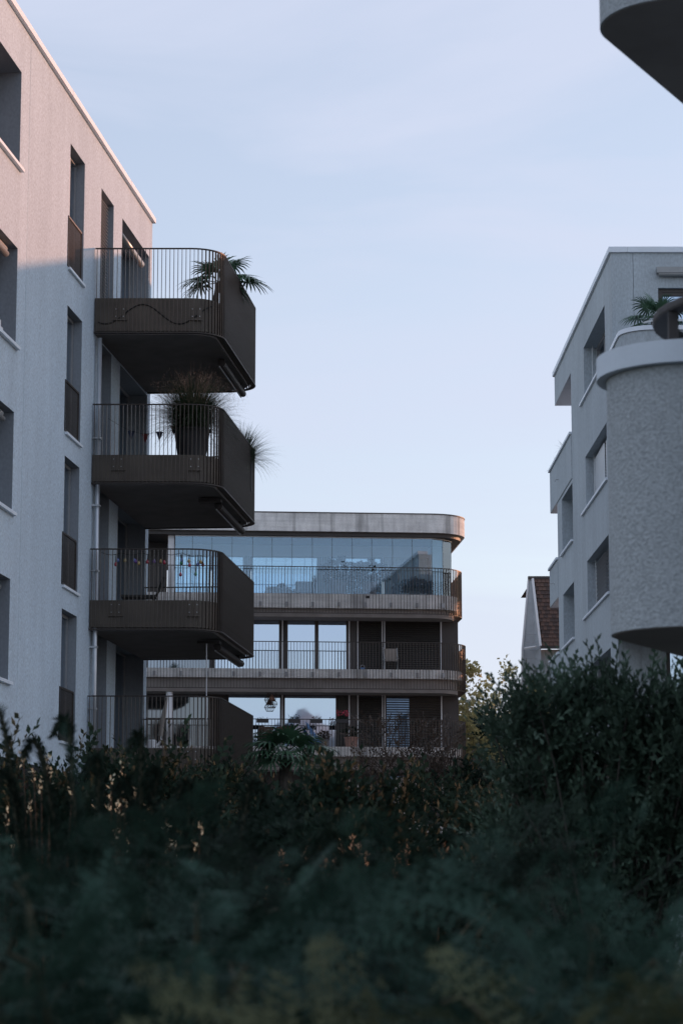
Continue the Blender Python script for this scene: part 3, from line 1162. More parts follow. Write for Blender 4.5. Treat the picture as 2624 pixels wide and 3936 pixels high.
# two stepped white planters on the upper sill at the left frame edge
root = thing('planter', LB(sY(39.6), -.10, 9.61), 'white stepped planter with a small green plant on the window sill', 'planter')
MB().box(sY(39.30), sY(39.55), -.22, -.02, 9.61, 9.83, LB).build('pot', M['white'], root, bevel=.004)
MB().box(sY(39.56), sY(39.74), -.20, -.03, 9.61, 9.74, LB).build('pot', M['white'], root, bevel=.004)
V, F = blades(np.random.default_rng(4), LB(sY(39.42), -.12, 9.80), 40, .16, .006, .5, r0=.07)
obj_np('leaves', V, F, M['reed'], root)
root = thing('window_plant', LB(sY(39.0), -.10, 3.86 + 2.88), 'leggy green plant leaning out of the window at the left edge', 'plant')
p0 = LB(sY(38.9), -.25, 6.74)
sg, tp = grow(np.random.default_rng(9), p0, 1.1, .5, .01, 3, 2)
V, F = tubes_np(sg, 4)
obj_np('stems', V, F, M['twig'], root)
T = [leaf_template(.03, .10)]
V, F = foliage_on(np.random.default_rng(8), tp, 5, .03, T, (.7, 1.1))
obj_np('leaves', V, F, M['mid_leaf'], root)

# ================================================================== CENTRE BUILDING
CQ = (1.87, 91.0)
CA = Vector((0.9968, 0.0799)).normalized()
CM = Vector((-CA.y, CA.x))


def CB(a, b, z):
    return (CQ[0] + CA.x * a + CM.x * b, CQ[1] + CA.y * a + CM.y * b, z)


def c_outline(a_end, r, inset=0.0, b1=10.0, a0=-15.0):
    """front edge running right, rounding the corner, running back"""
    e = a_end - inset
    return rounded([(a0, inset), (e, inset), (e, b1)], [max(r - inset, .02)], 12)


def c_prism(poly, z0, z1, b1=10.0, a0=-15.0):
    return MB().prism(list(poly) + [(a0, b1)], z0, z1, CB)


CBROT = math.atan2(CA.y, CA.x)
cb = thing('apartment_building', CB(-5, 5, GZ), 'concrete apartment building at the end of the garden with glazed top floor and rounded balconies', 'building')
c_prism(c_outline(3.0, 1.4), 14.32, 15.02).build('roof', M['concrete'], cb)
c_prism(c_outline(3.0, 1.4, -0.02), 15.023, 15.06).build('coping', M['panel'], cb)
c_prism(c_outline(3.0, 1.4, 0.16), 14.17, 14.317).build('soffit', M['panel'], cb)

CF = [11.94, 9.08, 6.16, 3.25]
ends = [2.86, 2.99, 2.97, 2.97]
thick = [0.54, 0.34, 0.36, 0.36]
for fi, (zf, ae, th) in enumerate(zip(CF, ends, thick)):
    ol = c_outline(ae, 1.4)
    slab = c_prism(c_outline(ae, 1.4, 0.09), zf - th, zf).build('balcony', M['concrete'], cb)
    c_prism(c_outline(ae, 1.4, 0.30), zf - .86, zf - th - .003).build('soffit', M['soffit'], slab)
    if fi == 3:
        continue
    world_ol = [CB(p[0], p[1], 0)[:2] for p in ol]
    rt = zf + 1.03
    rb = zf - .76
    MB().strip(offset(world_ol, -.02), offset(world_ol, .02), rt - .03, rt).build('handrail', M['bronze'], slab)
    MB().strip(offset(world_ol, -.02), offset(world_ol, .02), rb, rb + .025).build('bottom_rail', M['bronze'], slab)
    marks = walk(world_ol, 0.119, 0.03)
    a_min = -9.4 if fi < 1 else -9.4
    me = box_mesh('balcony_bar', 0.016, 0.040, rt - rb - .056, M['bronze_bar'])
    st = MB()
    for (x, y, h_) in marks:
        a = (x - CQ[0]) * CA.x + (y - CQ[1]) * CA.y
        b = (x - CQ[0]) * CM.x + (y - CQ[1]) * CM.y
        if a > a_min and b < 1.6:
            inst('baluster', me, (x, y, rb + .026), h_, slab)
        elif b < 9:
            c, s = math.cos(h_), math.sin(h_)
            st.box(-.008, .008, -.02, .02, rb + .026, rt - .03, lambda p, q, z: (x + p * c - q * s, y + p * s + q * c, z))
    tag(st.build('balusters', M['bronze_bar'], slab), kind='stuff')
    # pockets with bar fixings in the concrete edge
    for k in range(12):
        a = -8.9 + k * 0.99
        MB().box(a - .05, a + .05, .045, .088, zf - th + .05, zf - th + .22, CB).build('bracket', M['fix'], slab)
MB().box(-.95, -.80, .07, .088, 11.78, 11.88, CB).build('drain_spout', M['black'], cb)

# ---- storey walls, as built of separate panels, posts, panes and blinds
BW = 1.6


def c_pane(a0, a1, z0, z1, mat, b=BW, fw=0.05, fm='frame_brown', mull=None):
    mbf = MB()
    ring(mbf, CB, a0, a1, z0, z1, b - .03, b + .04, fw)
    w = mbf.build('window', M[fm], cb)
    MB().box(a0 + fw, a1 - fw, b, b + .02, z0 + fw, z1 - fw, CB).build('pane', M[mat], w)
    return w


def c_post(a, z0, z1, w=.045, b=BW - .12, mat='white_trim'):
    return MB().box(a - w / 2, a + w / 2, b, b + .06, z0, z1, CB).build('post', M[mat], cb)


def c_blind(w, a0, a1, z0, z1, step, mat, tilt, b=BW - .07):
    me = box_mesh('blind_slat', a1 - a0, 0.085, 0.006, M[mat])
    n = int((z1 - z0) / step)
    for k in range(n):
        inst('slat', me, CB((a0 + a1) / 2, b, z0 + k * step + .03), 0, w, rot=(R(tilt), 0, CBROT))
    MB().box(a0, a1, b - .04, b + .04, z1 - .05, z1 - .002, CB).build('blind_box', M['slat_dark'], w)


for fi, zf, head in ((1, 9.08, 11.14), (2, 6.16, 8.25)):
    zt = CF[fi - 1] - .865
    MB().box(-15, 2.74, BW + .05, BW + .25, zf + .003, zt, CB).build('wall', M['panel'], cb)
    MB().box(-15, 2.74, BW - .10, BW + .045, head, zt, CB).build('lintel', M['panel'], cb)
    MB().box(2.12, 2.74, BW - .13, BW + 7.0, zf + .003, head - .003, CB).build('wall', M['panel'], cb)
    MB().box(-1.42, -1.18, BW - .06, BW + .045, zf + .003, head - .003, CB).build('panel', M['panel'], cb)
    # the two coated sliding windows and the pane left of them
    pane = 'pane_sky'
    if fi == 1:
        c_pane(-9.2, -6.75, zf + .01, head, 'pane_mid')
        c_pane(-6.65, -4.10, zf + .01, head, pane)
        c_pane(-3.88, -2.71, zf + .01, head, pane, fw=.07)
        c_pane(-2.70, -1.50, zf + .01, head, pane, fw=.07)
    else:
        c_pane(-9.2, -6.75, zf + .01, head, 'pane_left')
        c_pane(-6.10, -4.05, zf + .01, head, pane)
        c_pane(-3.96, -1.92, zf + .01, head, pane)
        c_pane(-1.90, -1.47, zf + .01, head, 'pane_left')
    c_post(-4.02, zf + .003, head)
    c_post(-1.46, zf + .003, head)
    c_post(-1.13, zf + .003, head, .035)
    c_post(-.19, zf + .003, head, .03, BW - .15)
    c_post(-.10, zf + .003, head, .03, BW - .15)
    c_post(2.085, zf + .003, head, .045)
    w1 = c_pane(-1.10, -.22, zf + .01, head, 'pane_left')
    w2 = c_pane(-.07, 2.06, zf + .01, head, 'pane_sky' if fi == 2 else 'pane_left')
    c_blind(w1, -1.08, -.23, zf + .03, head - .02, 0.082, 'slat_dark', 62)
    if fi == 1:
        c_blind(w2, -.06, 2.05, zf + .03, head - .02, 0.082, 'slat_dark', 62)
    else:
        c_blind(w2, -.06, 2.05, zf + .03, head - .02, 0.092, 'slat_dark', 16)
        MB().box(.85, 2.03, BW - .018, BW - .008, zf + .1, head - .06, CB).build('curtain', M['slat_dark'], w2)
        # dark drape beside the big panes
        dr = []
        for k in range(14):
            dr.append((-1.90 + .03 * k, BW - .05 + .02 * (k % 2)))
        MB().strip([CB(p[0], p[1], 0)[:2] for p in dr], [CB(p[0], p[1] + .012, 0)[:2] for p in dr], zf + .05, head - .06).build('curtain', M['slat_dark'], cb)
# ground storeys
MB().box(-15, 2.7, BW, BW + .2, -1.6, 2.38, CB).build('wall', M['panel'], cb)
MB().box(-15, 2.7, BW + .06, BW + .26, 3.253, 5.30, CB).build('wall', M['panel'], cb)
c_pane(-.2, 1.5, 3.3, 5.2, 'pane_mid', BW - .02)
MB().box(.30, 1.10, BW - .075, BW - .055, 3.4, 5.1, CB).build('curtain', M['curtain'], cb)
c_post(-1.46, 3.3, 5.2)
c_post(-1.13, 3.3, 5.2)
c_post(2.1, 3.3, 5.2)
# round concrete column on the left
MB().tube([CB(-8.32, .45, 6.163), CB(-8.32, .45, 8.21)], .13, 16).build('column', M['white_trim'], cb, smooth=True)
MB().box(-8.43, -8.20, .40, .70, 11.943, 14.165, CB).build('column', M['white_trim'], cb)

# ---- glazed top floor
zf = 11.94
gl_path = [(-8.17 + .76 * k, .35) for k in range(13)]
gl_path = [(a, .35) for a in (-8.17, -7.51, -6.77, -6.01, -5.23, -4.49, -3.73, -2.96, -2.21, -1.44, -.69, .10, .86, 1.61)]
gl_path += [(2.06, .62), (2.44, 1.05), (2.52, 1.9), (2.52, 2.9)]
for i in range(len(gl_path) - 1):
    p, q = gl_path[i], gl_path[i + 1]
    v = Vector(q) - Vector(p)
    n_ = Vector((-v.y, v.x)).normalized() * .006
    e = v.normalized() * .006
    pts = [(p[0] + e.x - n_.x, p[1] + e.y - n_.y), (q[0] - e.x - n_.x, q[1] - e.y - n_.y), (q[0] - e.x + n_.x, q[1] - e.y + n_.y), (p[0] + e.x + n_.x, p[1] + e.y + n_.y)]
    MB().prism(pts, zf + .04, 14.12, CB).build('glass_panel', M['pane_clear'], cb)
    MB().box(p[0] - .007, p[0] + .007, p[1] - .010, p[1] + .010, zf + .04, 14.12, CB).build('joint', M['panel'], cb)
wp = [CB(p[0], p[1], 0)[:2] for p in gl_path]
MB().strip(offset(wp, -.03), offset(wp, .03), 14.123, 14.166).build('glazing_track', M['alu'], cb)
MB().strip(offset(wp, -.03), offset(wp, .03), zf + .002, zf + .037).build('glazing_track', M['panel'], cb)
# living-room front behind the glazed terrace
b2 = 2.6
MB().box(-9.3, 1.75, b2 + .02, b2 + .2, 13.72, 14.165, CB).build('wall', M['room_wall'], cb)
MB().box(-14, -8.45, 2.2, 2.4, zf + .003, 14.165, CB).build('wall', M['panel'], cb)
for (a0, a1) in ((-8.15, -6.75), (-6.7, -5.46), (-5.18, -2.58), (-2.06, -.10), (.0, 1.16), (1.26, 1.74)):
    w = c_pane(a0, a1, zf + .01, 13.715, 'pane_mirror', b2, .05, 'frame_grey')
for (a0, a1) in ((-5.46, -5.20), (-2.58, -2.08)):
    MB().box(a0 + .003, a1 - .003, b2 - .02, b2 + .06, zf + .003, 13.715, CB).build('panel', M['frame_grey'], cb)
for a in (-5.33, -5.26, -2.44, -2.36, -.05, 1.19):
    c_post(a, zf + .003, 13.9 if a < 1 else 13.95, .03, b2 - .14, 'white_trim')
MB().box(1.80, 2.35, 2.6, 9, zf + .003, 14.165, CB).build('wall', M['room_wall'], cb)
# vertical-louvre curtain
me = box_mesh('curtain_louvre', .075, .012, 1.72, M['curtain'])
for k in range(12):
    inst('louvre', me, CB(.06 + k * .09, b2 - .10, zf + .03), CBROT, cb)
for k in range(5):
    inst('louvre', me, CB(1.28 + k * .09, b2 - .10, zf + .03), CBROT, cb)


# ---- things on the glazed terrace
def pot_shrub(name, a, b, z, w, h, pot, label, group, seed, n=900, mat='dark_leaf', potm='pot_clay', leaf=.055, round_top=True):
    g = np.random.default_rng(seed)
    c = CB(a, b, z)
    root = thing(name, c, label, 'potted plant', group)
    pr, ph = pot
    MB().lathe(c, [(pr * .8, 0), (pr, ph * .9), (pr * 1.08, ph * .9), (pr * 1.08, ph), (pr * .9, ph)], 16).build('pot', M[potm], root)
    u = g.normal(0, 1, (n, 3))
    u /= np.linalg.norm(u, axis=1, keepdims=True)
    rr = g.uniform(.35, 1.0, (n, 1)) ** .5
    bump_ = 1 + .18 * np.sin(u[:, :1] * 9 + seed) + .15 * np.sin(u[:, 2:3] * 7)
    P = u * rr * bump_ * np.array([w / 2, w * .38, (h - ph) / 2]) + np.array(c) + np.array([0, 0, ph + (h - ph) * .48])
    V, F = scatter(g, P, u + g.normal(0, .5, u.shape), [leaf_template(leaf * .45, leaf)], (.7, 1.3))
    obj_np('foliage', V, F, M[mat], root, c)
    MB().tube([(c[0], c[1], c[2] + ph - .02), (c[0] + .03, c[1], c[2] + ph + .3)], [.03, .02], 6).build('stem', M['twig'], root)
    return root


pot_shrub('potted_shrub', -1.93, .95, zf, 1.40, 1.50, (.34, .62), 'left of the two big shrubs in pink-grey pots behind the top floor glazing', 'shrubs behind the glazing', 31, 1500, leaf=.10)
pot_shrub('potted_shrub', -.72, .95, zf, 1.45, 1.40, (.30, .58), 'right of the two big shrubs in pink-grey pots behind the top floor glazing', 'shrubs behind the glazing', 32, 1500, leaf=.10)
pot_shrub('potted_bush', 1.0, .95, zf, 1.1, .72, (.22, .22), 'spiky dark bush on the glazed terrace left of its glass corner', 'dark bushes at the glass corner', 33, 900, potm='pot_grey', leaf=.10)
pot_shrub('potted_bush', 1.75, 1.15, zf, 1.1, .62, (.22, .2), 'broad dark bush inside the rounded glass corner of the top floor', 'dark bushes at the glass corner', 34, 900, potm='pot_grey', leaf=.08)
V, F = blades(np.random.default_rng(3), CB(.95, .9, zf + .3), 90, .55, .012, .6, droop=.1)
o = obj_np('spiky_plant', V, F, M['reed'])
tag(o, 'clump of upright spiky leaves above the dark bush on the terrace', 'plant')
# statue: seated bust with pointed crown
root = thing('garden_bust', CB(.29, .85, zf), 'grey stone bust with pointed head standing on a plinth behind the glazing', 'statue')
c = CB(.29, .85, zf)
MB().box(c[0] - .14, c[0] + .14, c[1] - .14, c[1] + .14, c[2], c[2] + .25).build('plinth', M['stone'], root)
MB().lathe((c[0], c[1], c[2] + .25), [(.12, 0), (.17, .08), (.17, .14), (.07, .22), (.07, .26), (.115, .32), (.13, .42), (.125, .52), (.10, .62), (.05, .69), (.035, .74), (.008, .80)], 16).build('bust', M['stone'], root, smooth=True)
# sofa-like pouf with domed plant
root = thing('outdoor_sofa', CB(-4.2, 1.1, zf), 'low grey upholstered bench behind the glazing, left of the lounge chair', 'sofa')
MB().box(-4.72, -3.70, .85, 1.45, zf + .02, zf + .24, CB).build('base', M['cushion'], root, bevel=.03)
MB().box(-4.68, -3.74, .87, 1.40, zf + .245, zf + .36, CB).build('cushion', M['cushion'], root, bevel=.04)
g = np.random.default_rng(6)
u = g.normal(0, 1, (400, 3))
u /= np.linalg.norm(u, axis=1, keepdims=True)
u[:, 2] = abs(u[:, 2])
c = np.array(CB(-4.05, 1.7, zf + .42))
V, F = scatter(g, u * np.array([.22, .22, .20]) * g.uniform(.6, 1, (400, 1)) * .85 + c, u, [leaf_template(.018, .04)], (.8, 1.2))
root = thing('domed_plant', CB(-4.05, 1.7, zf), 'clipped dome-shaped plant on a slim pedestal behind the low bench', 'plant')
MB().lathe(CB(-4.05, 1.7, zf), [(.10, 0), (.05, .03), (.05, .35), (.12, .45)], 12).build('pedestal', M['pot_grey'], root)
obj_np('foliage', V, F, M['dark_leaf'], root)
# lounge chair
root = thing('lounge_chair', CB(-3.1, 1.1, zf), 'square-armed grey lounge chair with black frame behind the glazing', 'chair')
for a in (-3.52, -2.80):
    mbf = MB()
    ring(mbf, CB, a - .02, a + .02 + .0, zf, zf + .55, .8, 1.5, .02)
    mbf.box(a - .03, a + .03, .8, 1.5, zf + .52, zf + .56, CB)
    mbf.build('armrest', M['black'], root)
MB().box(-3.48, -2.84, .82, 1.45, zf + .16, zf + .34, CB).build('seat', M['cushion'], root, bevel=.03)
MB().box(-3.48, -2.84, 1.36, 1.50, zf + .345, zf + .64, CB).build('backrest', M['cushion'], root, bevel=.03)
MB().box(-3.5, -2.78, 1.52, 1.55, zf + .60, zf + .64, CB).build('back_frame', M['black'], root)

# ---- things on the middle balcony
root = thing('folding_chair', CB(.05, .8, 9.08), 'taupe folding armchair on the middle balcony in front of the dark blind', 'chair')
zf2 = 9.083
MB().box(-.17, .30, .95, .975, zf2 + .42, zf2 + .88, CB).build('backrest', M['textile'], root, bevel=.008)
MB().box(-.15, .30, .55, .97, zf2 + .38, zf2 + .40, CB).build('seat', M['textile'], root)
for a in (-.19, .32):
    MB().tube([CB(a, .50, zf2), CB(a, .98, zf2 + .92)], .012, 6).build('leg', M['alu'], root)
    MB().tube([CB(a, .95, zf2), CB(a, .55, zf2 + .40)], .012, 6).build('leg', M['alu'], root)
    MB().box(a - .02, a + .02, .50, .95, zf2 + .46, zf2 + .485, CB).build('armrest', M['alu'], root)
root = thing('toy_bucket', CB(-1.0, .9, 9.083), 'small blue and white bucket standing by the white post on the middle balcony', 'bucket')
MB().lathe(CB(-1.0, .9, 9.083), [(.06, 0), (.085, .14)], 12).build('body', M['blue_cloth'], root)
MB().tube([CB(-1.08, .9, 9.22), CB(-1.06, .9, 9.30), CB(-1.0, .9, 9.33), CB(-.94, .9, 9.30), CB(-.92, .9, 9.22)], .006, 5).build('handle', M['white'], root)

# ---- things on the lower balcony
zf3 = 6.163
for k, (a, fl, lab) in enumerate(((-4.85, 0, 'black rail planter hanging leftmost on the lower balcony, almost bare'),
                                  (-3.66, 1, 'black rail planter with small green plants, second from the left'),
                                  (-2.83, 2, 'black rail planter with low brown stalks, third from the left'),
                                  (-1.86, 3, 'black rail planter full of red geraniums beside the white post'))):
    root = thing('rail_planter', CB(a, -.10, 7.05), lab, 'planter', 'planters hanging on the lower balcony rail')
    MB().box(a - .22, a + .22, -.17, -.025, 7.03, 7.17, CB).build('box', M['pot_dark'], root, bevel=.008)
    g = np.random.default_rng(60 + k)
    n = (18, 120, 70, 260)[k]
    P = np.array([CB(a + g.uniform(-.2, .2), -.10 + g.uniform(-.05, .05), 7.17 + abs(g.normal(0, (.03, .05, .05, .09)[k]))) for _ in range(n)])
    V, F = scatter(g, P, g.normal(0, .6, P.shape) + np.array([0, 0, 1]), [leaf_template(.012, .05)], (.7, 1.3))
    obj_np('plants', V, F, M['red_leaf' if k == 2 else 'dark_leaf'], root)
    if k == 3:
        P = np.array([CB(a + g.uniform(-.22, .24), -.10 + g.uniform(-.08, .08), 7.30 + g.uniform(0, .20)) for _ in range(130)])
        V, F = scatter(g, P, g.normal(0, 1, P.shape), [leaf_template(.02, .035)], (.8, 1.4))
        obj_np('blossoms', V, F, M['red_flower'], root)
# lantern hanging under the slab
root = thing('hanging_lantern', CB(-4.45, .8, 8.22), 'wire basket lantern hanging above the lower balcony', 'lantern')
c = CB(-4.45, .8, 0)
for (r_, zz, hh) in ((.21, 7.93, .30), (.21, 7.66, .26)):
    mb = MB()
    for k in range(14):
        a = 2 * math.pi * k / 14
        ps = [(c[0] + rr * math.cos(a), c[1] + rr * math.sin(a), zz + hh * t) for rr, t in ((r_ * .6, 0), (r_, .55), (r_ * .75, 1))]
        mb.tube(ps, .006, 4, False)
    for rr, t in ((r_ * .6, 0), (r_, .55), (r_ * .75, 1)):
        mb.tube([(c[0] + rr * math.cos(2 * math.pi * k / 16), c[1] + rr * math.sin(2 * math.pi * k / 16), zz + hh * t) for k in range(17)], .007, 4, False)
    mb.build('basket', M['wood'], root)
MB().lathe((c[0], c[1], 7.95), [(.09, 0), (.11, .05), (.03, .22)], 10).build('lamp', M['pot_clay'], root)
MB().tube([(c[0], c[1], 8.0), (c[0], c[1], 8.21)], .006, 4).build('cord', M['black'], root)
for k, (a, lab) in enumerate(((-4.65, 'dark wooden chest, left of the two on the lower balcony'), (-3.98, 'dark wooden chest, right of the two on the lower balcony'))):
    root = thing('wooden_chest', CB(a, .9, zf3), lab, 'chest', 'wooden chests on the lower balcony')
    for j in range(5):
        MB().box(a - .27, a + .27, .7, 1.1, zf3 + .42 + j * .075, zf3 + .485 + j * .075, CB).build('plank', M['wood'], root)
    for q in (-.25, .25):
        for bb in (.72, 1.08):
            MB().box(a + q - .02, a + q + .02, bb - .02, bb + .02, zf3, zf3 + .418, CB).build('leg', M['wood'], root)
pot_shrub('potted_shrub', -4.85, .6, zf3, .6, .62, (.17, .25), 'dark leafy pot plant leftmost on the lower balcony floor', 'pot plants on the lower balcony', 71, 350, 'mid_leaf', 'pot_dark')
pot_shrub('potted_shrub', -3.35, .6, zf3, .5, .55, (.17, .25), 'dark pot plant left of the blue towel on the lower balcony', 'pot plants on the lower balcony', 72, 300, 'dark_leaf', 'pot_dark')
pot_shrub('potted_shrub', -2.5, .6, zf3, .60, .62, (.18, .28), 'round brownish pot plant right of the blue towel', 'pot plants on the lower balcony', 73, 500, 'red_leaf', 'pot_grey')
pot_shrub('potted_shrub', -1.45, .7, zf3, .70, .82, (.26, .40), 'large dark pot plant in a wide pink-grey tub by the post', 'pot plants on the lower balcony', 74, 600, 'dark_leaf', 'pot_clay')
V, F = [], []
for i in range(10):
    for j in range(5):
        t, s = i / 9, j / 4
        V.append(CB(-3.15 + .40 * t + (s - .5) * (.12 + .22 * t), .45 + .03 * math.sin(j * 2.1 + i), zf3 + .92 - .72 * t - .10 * (s - .5)))
for i in range(9):
    for j in range(4):
        a = i * 5 + j
        F.append((a, a + 1, a + 6, a + 5))
o = obj_np('towel', V, F, M['blue_cloth'])
md = o.modifiers.new('thickness', 'SOLIDIFY')
md.thickness = .012
tag(o, 'crumpled blue and white towel drying on the lower balcony', 'towel')
root = thing('drying_rack', CB(-3.0, .50, zf3), 'slim white drying rack holding the blue towel', 'rack')
for a, b_ in ((-3.25, -2.75), (-2.75, -3.25)):
    MB().tube([CB(a, .5, zf3), CB(b_, .56, zf3 + .9)], .010, 5).build('leg', M['alu'], root)
MB().box(-4.05, -3.50, .55, .95, zf3 + .30, zf3 + .33, CB).build('side_table', M['white'])
tag(bpy.data.objects['side_table'], 'low white table top in front of the wooden chests', 'table')
mb = MB()
for a in (-4.0, -3.55):
    for b_ in (.6, .9):
        mb.box(a - .012, a + .012, b_ - .012, b_ + .012, zf3, zf3 + .299, CB)
mb.build('legs', M['alu'], bpy.data.objects['side_table'])

# ================================================================== RIGHT APARTMENT BUILDING
RX, RY = 6.74, 58.7
DS = -0.0128


def RS(a, d, z):            # side facing left: a = distance back from the near corner, d outward
    return (RX + DS * a - d, RY + a, z)


def RF(a, d, z):            # front facing the camera: a = distance right of the corner
    return (RX + a, RY - d, z)


rb_ = thing('apartment_building', (9, 64, GZ), 'grey stucco apartment building on the right with pale metal roof edge and blinds', 'building')
RR = 16.32
WZ = [(13.95, 15.36), (10.87, 12.30), (7.97, 9.42), (5.07, 6.55), (2.2, 3.65)]
ops = [(1.5, 6.3, z0, z1, .42) for z0, z1 in WZ]
mb = MB()
facade(mb, RS, 0, 9.6, GZ, RR, ops)
FZ = [(10.56, 12.2), (7.75, 9.33), (4.9, 6.45), (2.1, 3.6)]
ops2 = [(9.63, 12.6, z0, z1, .7) for z0, z1 in FZ]
facade(mb, RS, 9.6, 13.9, GZ, 12.30, ops2)
opsf = [(1.16, 3.9, 13.05, 15.42, .16), (1.16, 3.9, 10.2, 12.5, .16), (1.16, 3.9, 7.35, 9.6, .16), (1.16, 3.9, 4.5, 6.7, .16)]
facade(mb, RF, 0, .54, GZ, RR, [])
facade(mb, RF, .552, 26, GZ, RR, opsf)
mb.quad(RF(.54, -.02, GZ), RF(.552, -.02, GZ), RF(.552, -.02, RR), RF(.54, -.02, RR))
mb.quad(RS(9.6, 0, 12.3), RS(9.6, -12, 12.3), RS(9.6, -12, 15.4), RS(9.6, 0, 15.4))
mb.quad(RS(9.6, 0, 12.3), RS(13.9, 0, 12.3), RS(13.9, -4, 12.3), RS(9.6, -4, 12.3))
mb.quad(RS(13.9, 0, GZ), RS(13.9, -26, GZ), RS(13.9, -26, 12.3), RS(13.9, 0, 12.3))
mb.box(RX + 4, RX + 26, RY + 9.6, RY + 13.9, 12.3, 15.4)
mb.quad((RX + 26, RY, GZ), (RX + 26, RY + 14, GZ), (RX + 26, RY + 14, RR), (RX + 26, RY, RR))
mb.build('wall', M['stucco_right'], rb_)
MB().box(9.6, 14.2, -26, 0, 15.41, RR, RS).build('roof_slab', M['stucco_right'], rb_)
MB().quad(RS(0, 0, RR), RS(14.2, 0, RR), RS(14.2, -26, RR), RS(0, -26, RR)).build('roof', M['panel'], rb_)
for k in range(5):
    MB().box(-.06 + 2.864 * k, -.06 + 2.864 * (k + 1) - .008, -.40, .06 + .003 * (k % 2), RR + .003, RR + .15, RS).build('coping', M['coping'], rb_, bevel=.008)
for k in range(9):
    MB().box(.405 + 2.84 * k - (1.2 if k else 0), .405 + 2.84 * (k + 1) - 1.2 - .008, -.40, .06 + .003 * (k % 2), RR + .003, RR + .15, RF).build('coping', M['coping'], rb_, bevel=.008)
# far balconies wrapping the back corner
for (a0, a1, z0, z1) in ((9.72, 15.9, 12.32, 13.62), (13.92, 16.4, 9.42, 10.58), (13.92, 16.6, 6.5, 7.7)):
    bz = MB().box(a0, a1, -3.4, .02, z0, z1, RS).build('balcony', M['stucco_right'], rb_, bevel=.03)
    MB().box(a0 - .02, a1 + .05, -3.45, .07, z1 + .003, z1 + .08, RS).build('coping', M['coping'], bz, bevel=.008)
for a, z in ((13.2, 12.92), (14.9, 9.98)):
    MB().tube([RS(a, .02, z), RS(a, .13, z), RS(a, .13, z - .07)], .015, 6).build('water_spout', M['alu'], rb_)
# side windows with blinds
for i, (z0, z1) in enumerate(WZ):
    MB().box(1.45, 7.15 if i < 5 else 6.4, -.05, .06, z0 - .07, z0 - .004, RS).build('sill', M['coping'], rb_, bevel=.004)
    mbf = MB()
    ring(mbf, RS, 1.503, 6.297, z0, z1, -.50, -.36, .07)
    for a in (3.0, 4.6):
        mbf.box(a - .035, a + .035, -.50, -.36, z0 + .07, z1 - .07, RS)
    w = mbf.build('window', M['frame_grey'], rb_)
    MB().box(1.55, 6.25, -.47, -.45, z0 + .05, z1 - .05, RS).build('pane', M['pane_mid'], w)
    mat = ('slat_pale', 'slat_pale', 'slat', 'slat', 'slat')[i]
    if i:
        for (a0, a1) in ((1.56, 3.6), (3.66, 6.1)):
            me = box_mesh('blind_slat', a1 - a0, .085, .006, M[mat])
            st_ = .078 if i == 1 else .105
            n = int((z1 - z0 - .06) / st_)
            for k in range(n):
                inst('slat', me, RS((a0 + a1) / 2, -.22, z0 + .04 + k * st_), 0, w, rot=(R(74 if i == 1 else 22), 0, R(90)))
    else:
        MB().box(2.2, 2.28, -.34, -.26, z0 + .0, z1 - .3, RS).build('shutter_post', M['white_trim'], w)
        MB().box(3.3, 3.36, -.34, -.28, z0 + .0, z1 - .1, RS).build('shutter_post', M['white_trim'], w)
        MB().box(1.6, 2.28, -.34, -.30, z0 + .42, z0 + .5, RS).build('cross_bar', M['white_trim'], w)
    MB().tube([RS(5.95, -.2, z0), RS(5.95, -.2, z1)], .012, 5).build('guide_wire', M['alu'], w)
# loggia openings further back
for i, (z0, z1) in enumerate(FZ):
    MB().box(9.64, 12.75, -.10, .07, z0 - .07, z0 - .004, RS).build('sill', M['coping'], rb_, bevel=.004)
    mbf = MB()
    ring(mbf, RS, 9.64, 12.59, z0, z1, -.80, -.66, .06)
    w = mbf.build('window', M['frame_grey'], rb_)
    MB().box(9.69, 12.54, -.76, -.74, z0 + .05, z1 - .05, RS).build('pane', M['pane_left'], w)
# front windows and awnings
for i, (a0, a1, z0, z1, d) in enumerate(opsf):
    mbf = MB()
    ring(mbf, RF, a0 + .02, a1 - .003, z0, z1 - .003, -.24, -.10, .09)
    mbf.box(a0 + .02, a1 - .003, -.23, -.12, z1 - .17, z1 - .094, RF)
    w = mbf.build('window', M['frame_brown'], rb_)
    MB().box(a0 + .10, a1 - .08, -.20, -.18, z0 + .08, z1 - .16, RF).build('pane', M['pane_sky'], w)
mb = MB()
mb.box(1.12, 5.2, .003, .20, 15.76, 15.91, RF)
mb.tube([RF(1.16, .12, 15.74), RF(5.2, .12, 15.74)], .055, 10)
mb.build('awning', M['awning'], rb_)
# front terraces with rounded parapets
for i, (zb, zt) in enumerate(((12.35, 13.70), (9.5, 10.85), (6.6, 7.95))):
    ox = [(RX - .06, RY - .01), (RX - .06, RY - 2.62), (RX + 5.5, RY - 2.62)]
    ol = rounded(ox, [.75], 10)
    il = offset(ol, .22)
    bal = MB().strip(ol, il, zb, zt).build('balcony', M['stucco_right'], rb_)
    MB().prism(il + [(RX + 5.5, RY - .01)], zb, zb + .25).build('floor_slab', M['stucco_right'], bal)
    MB().strip(offset(ol, -.04), offset(ol, .25), zt + .003, zt + .11).build('coping', M['coping'], bal)
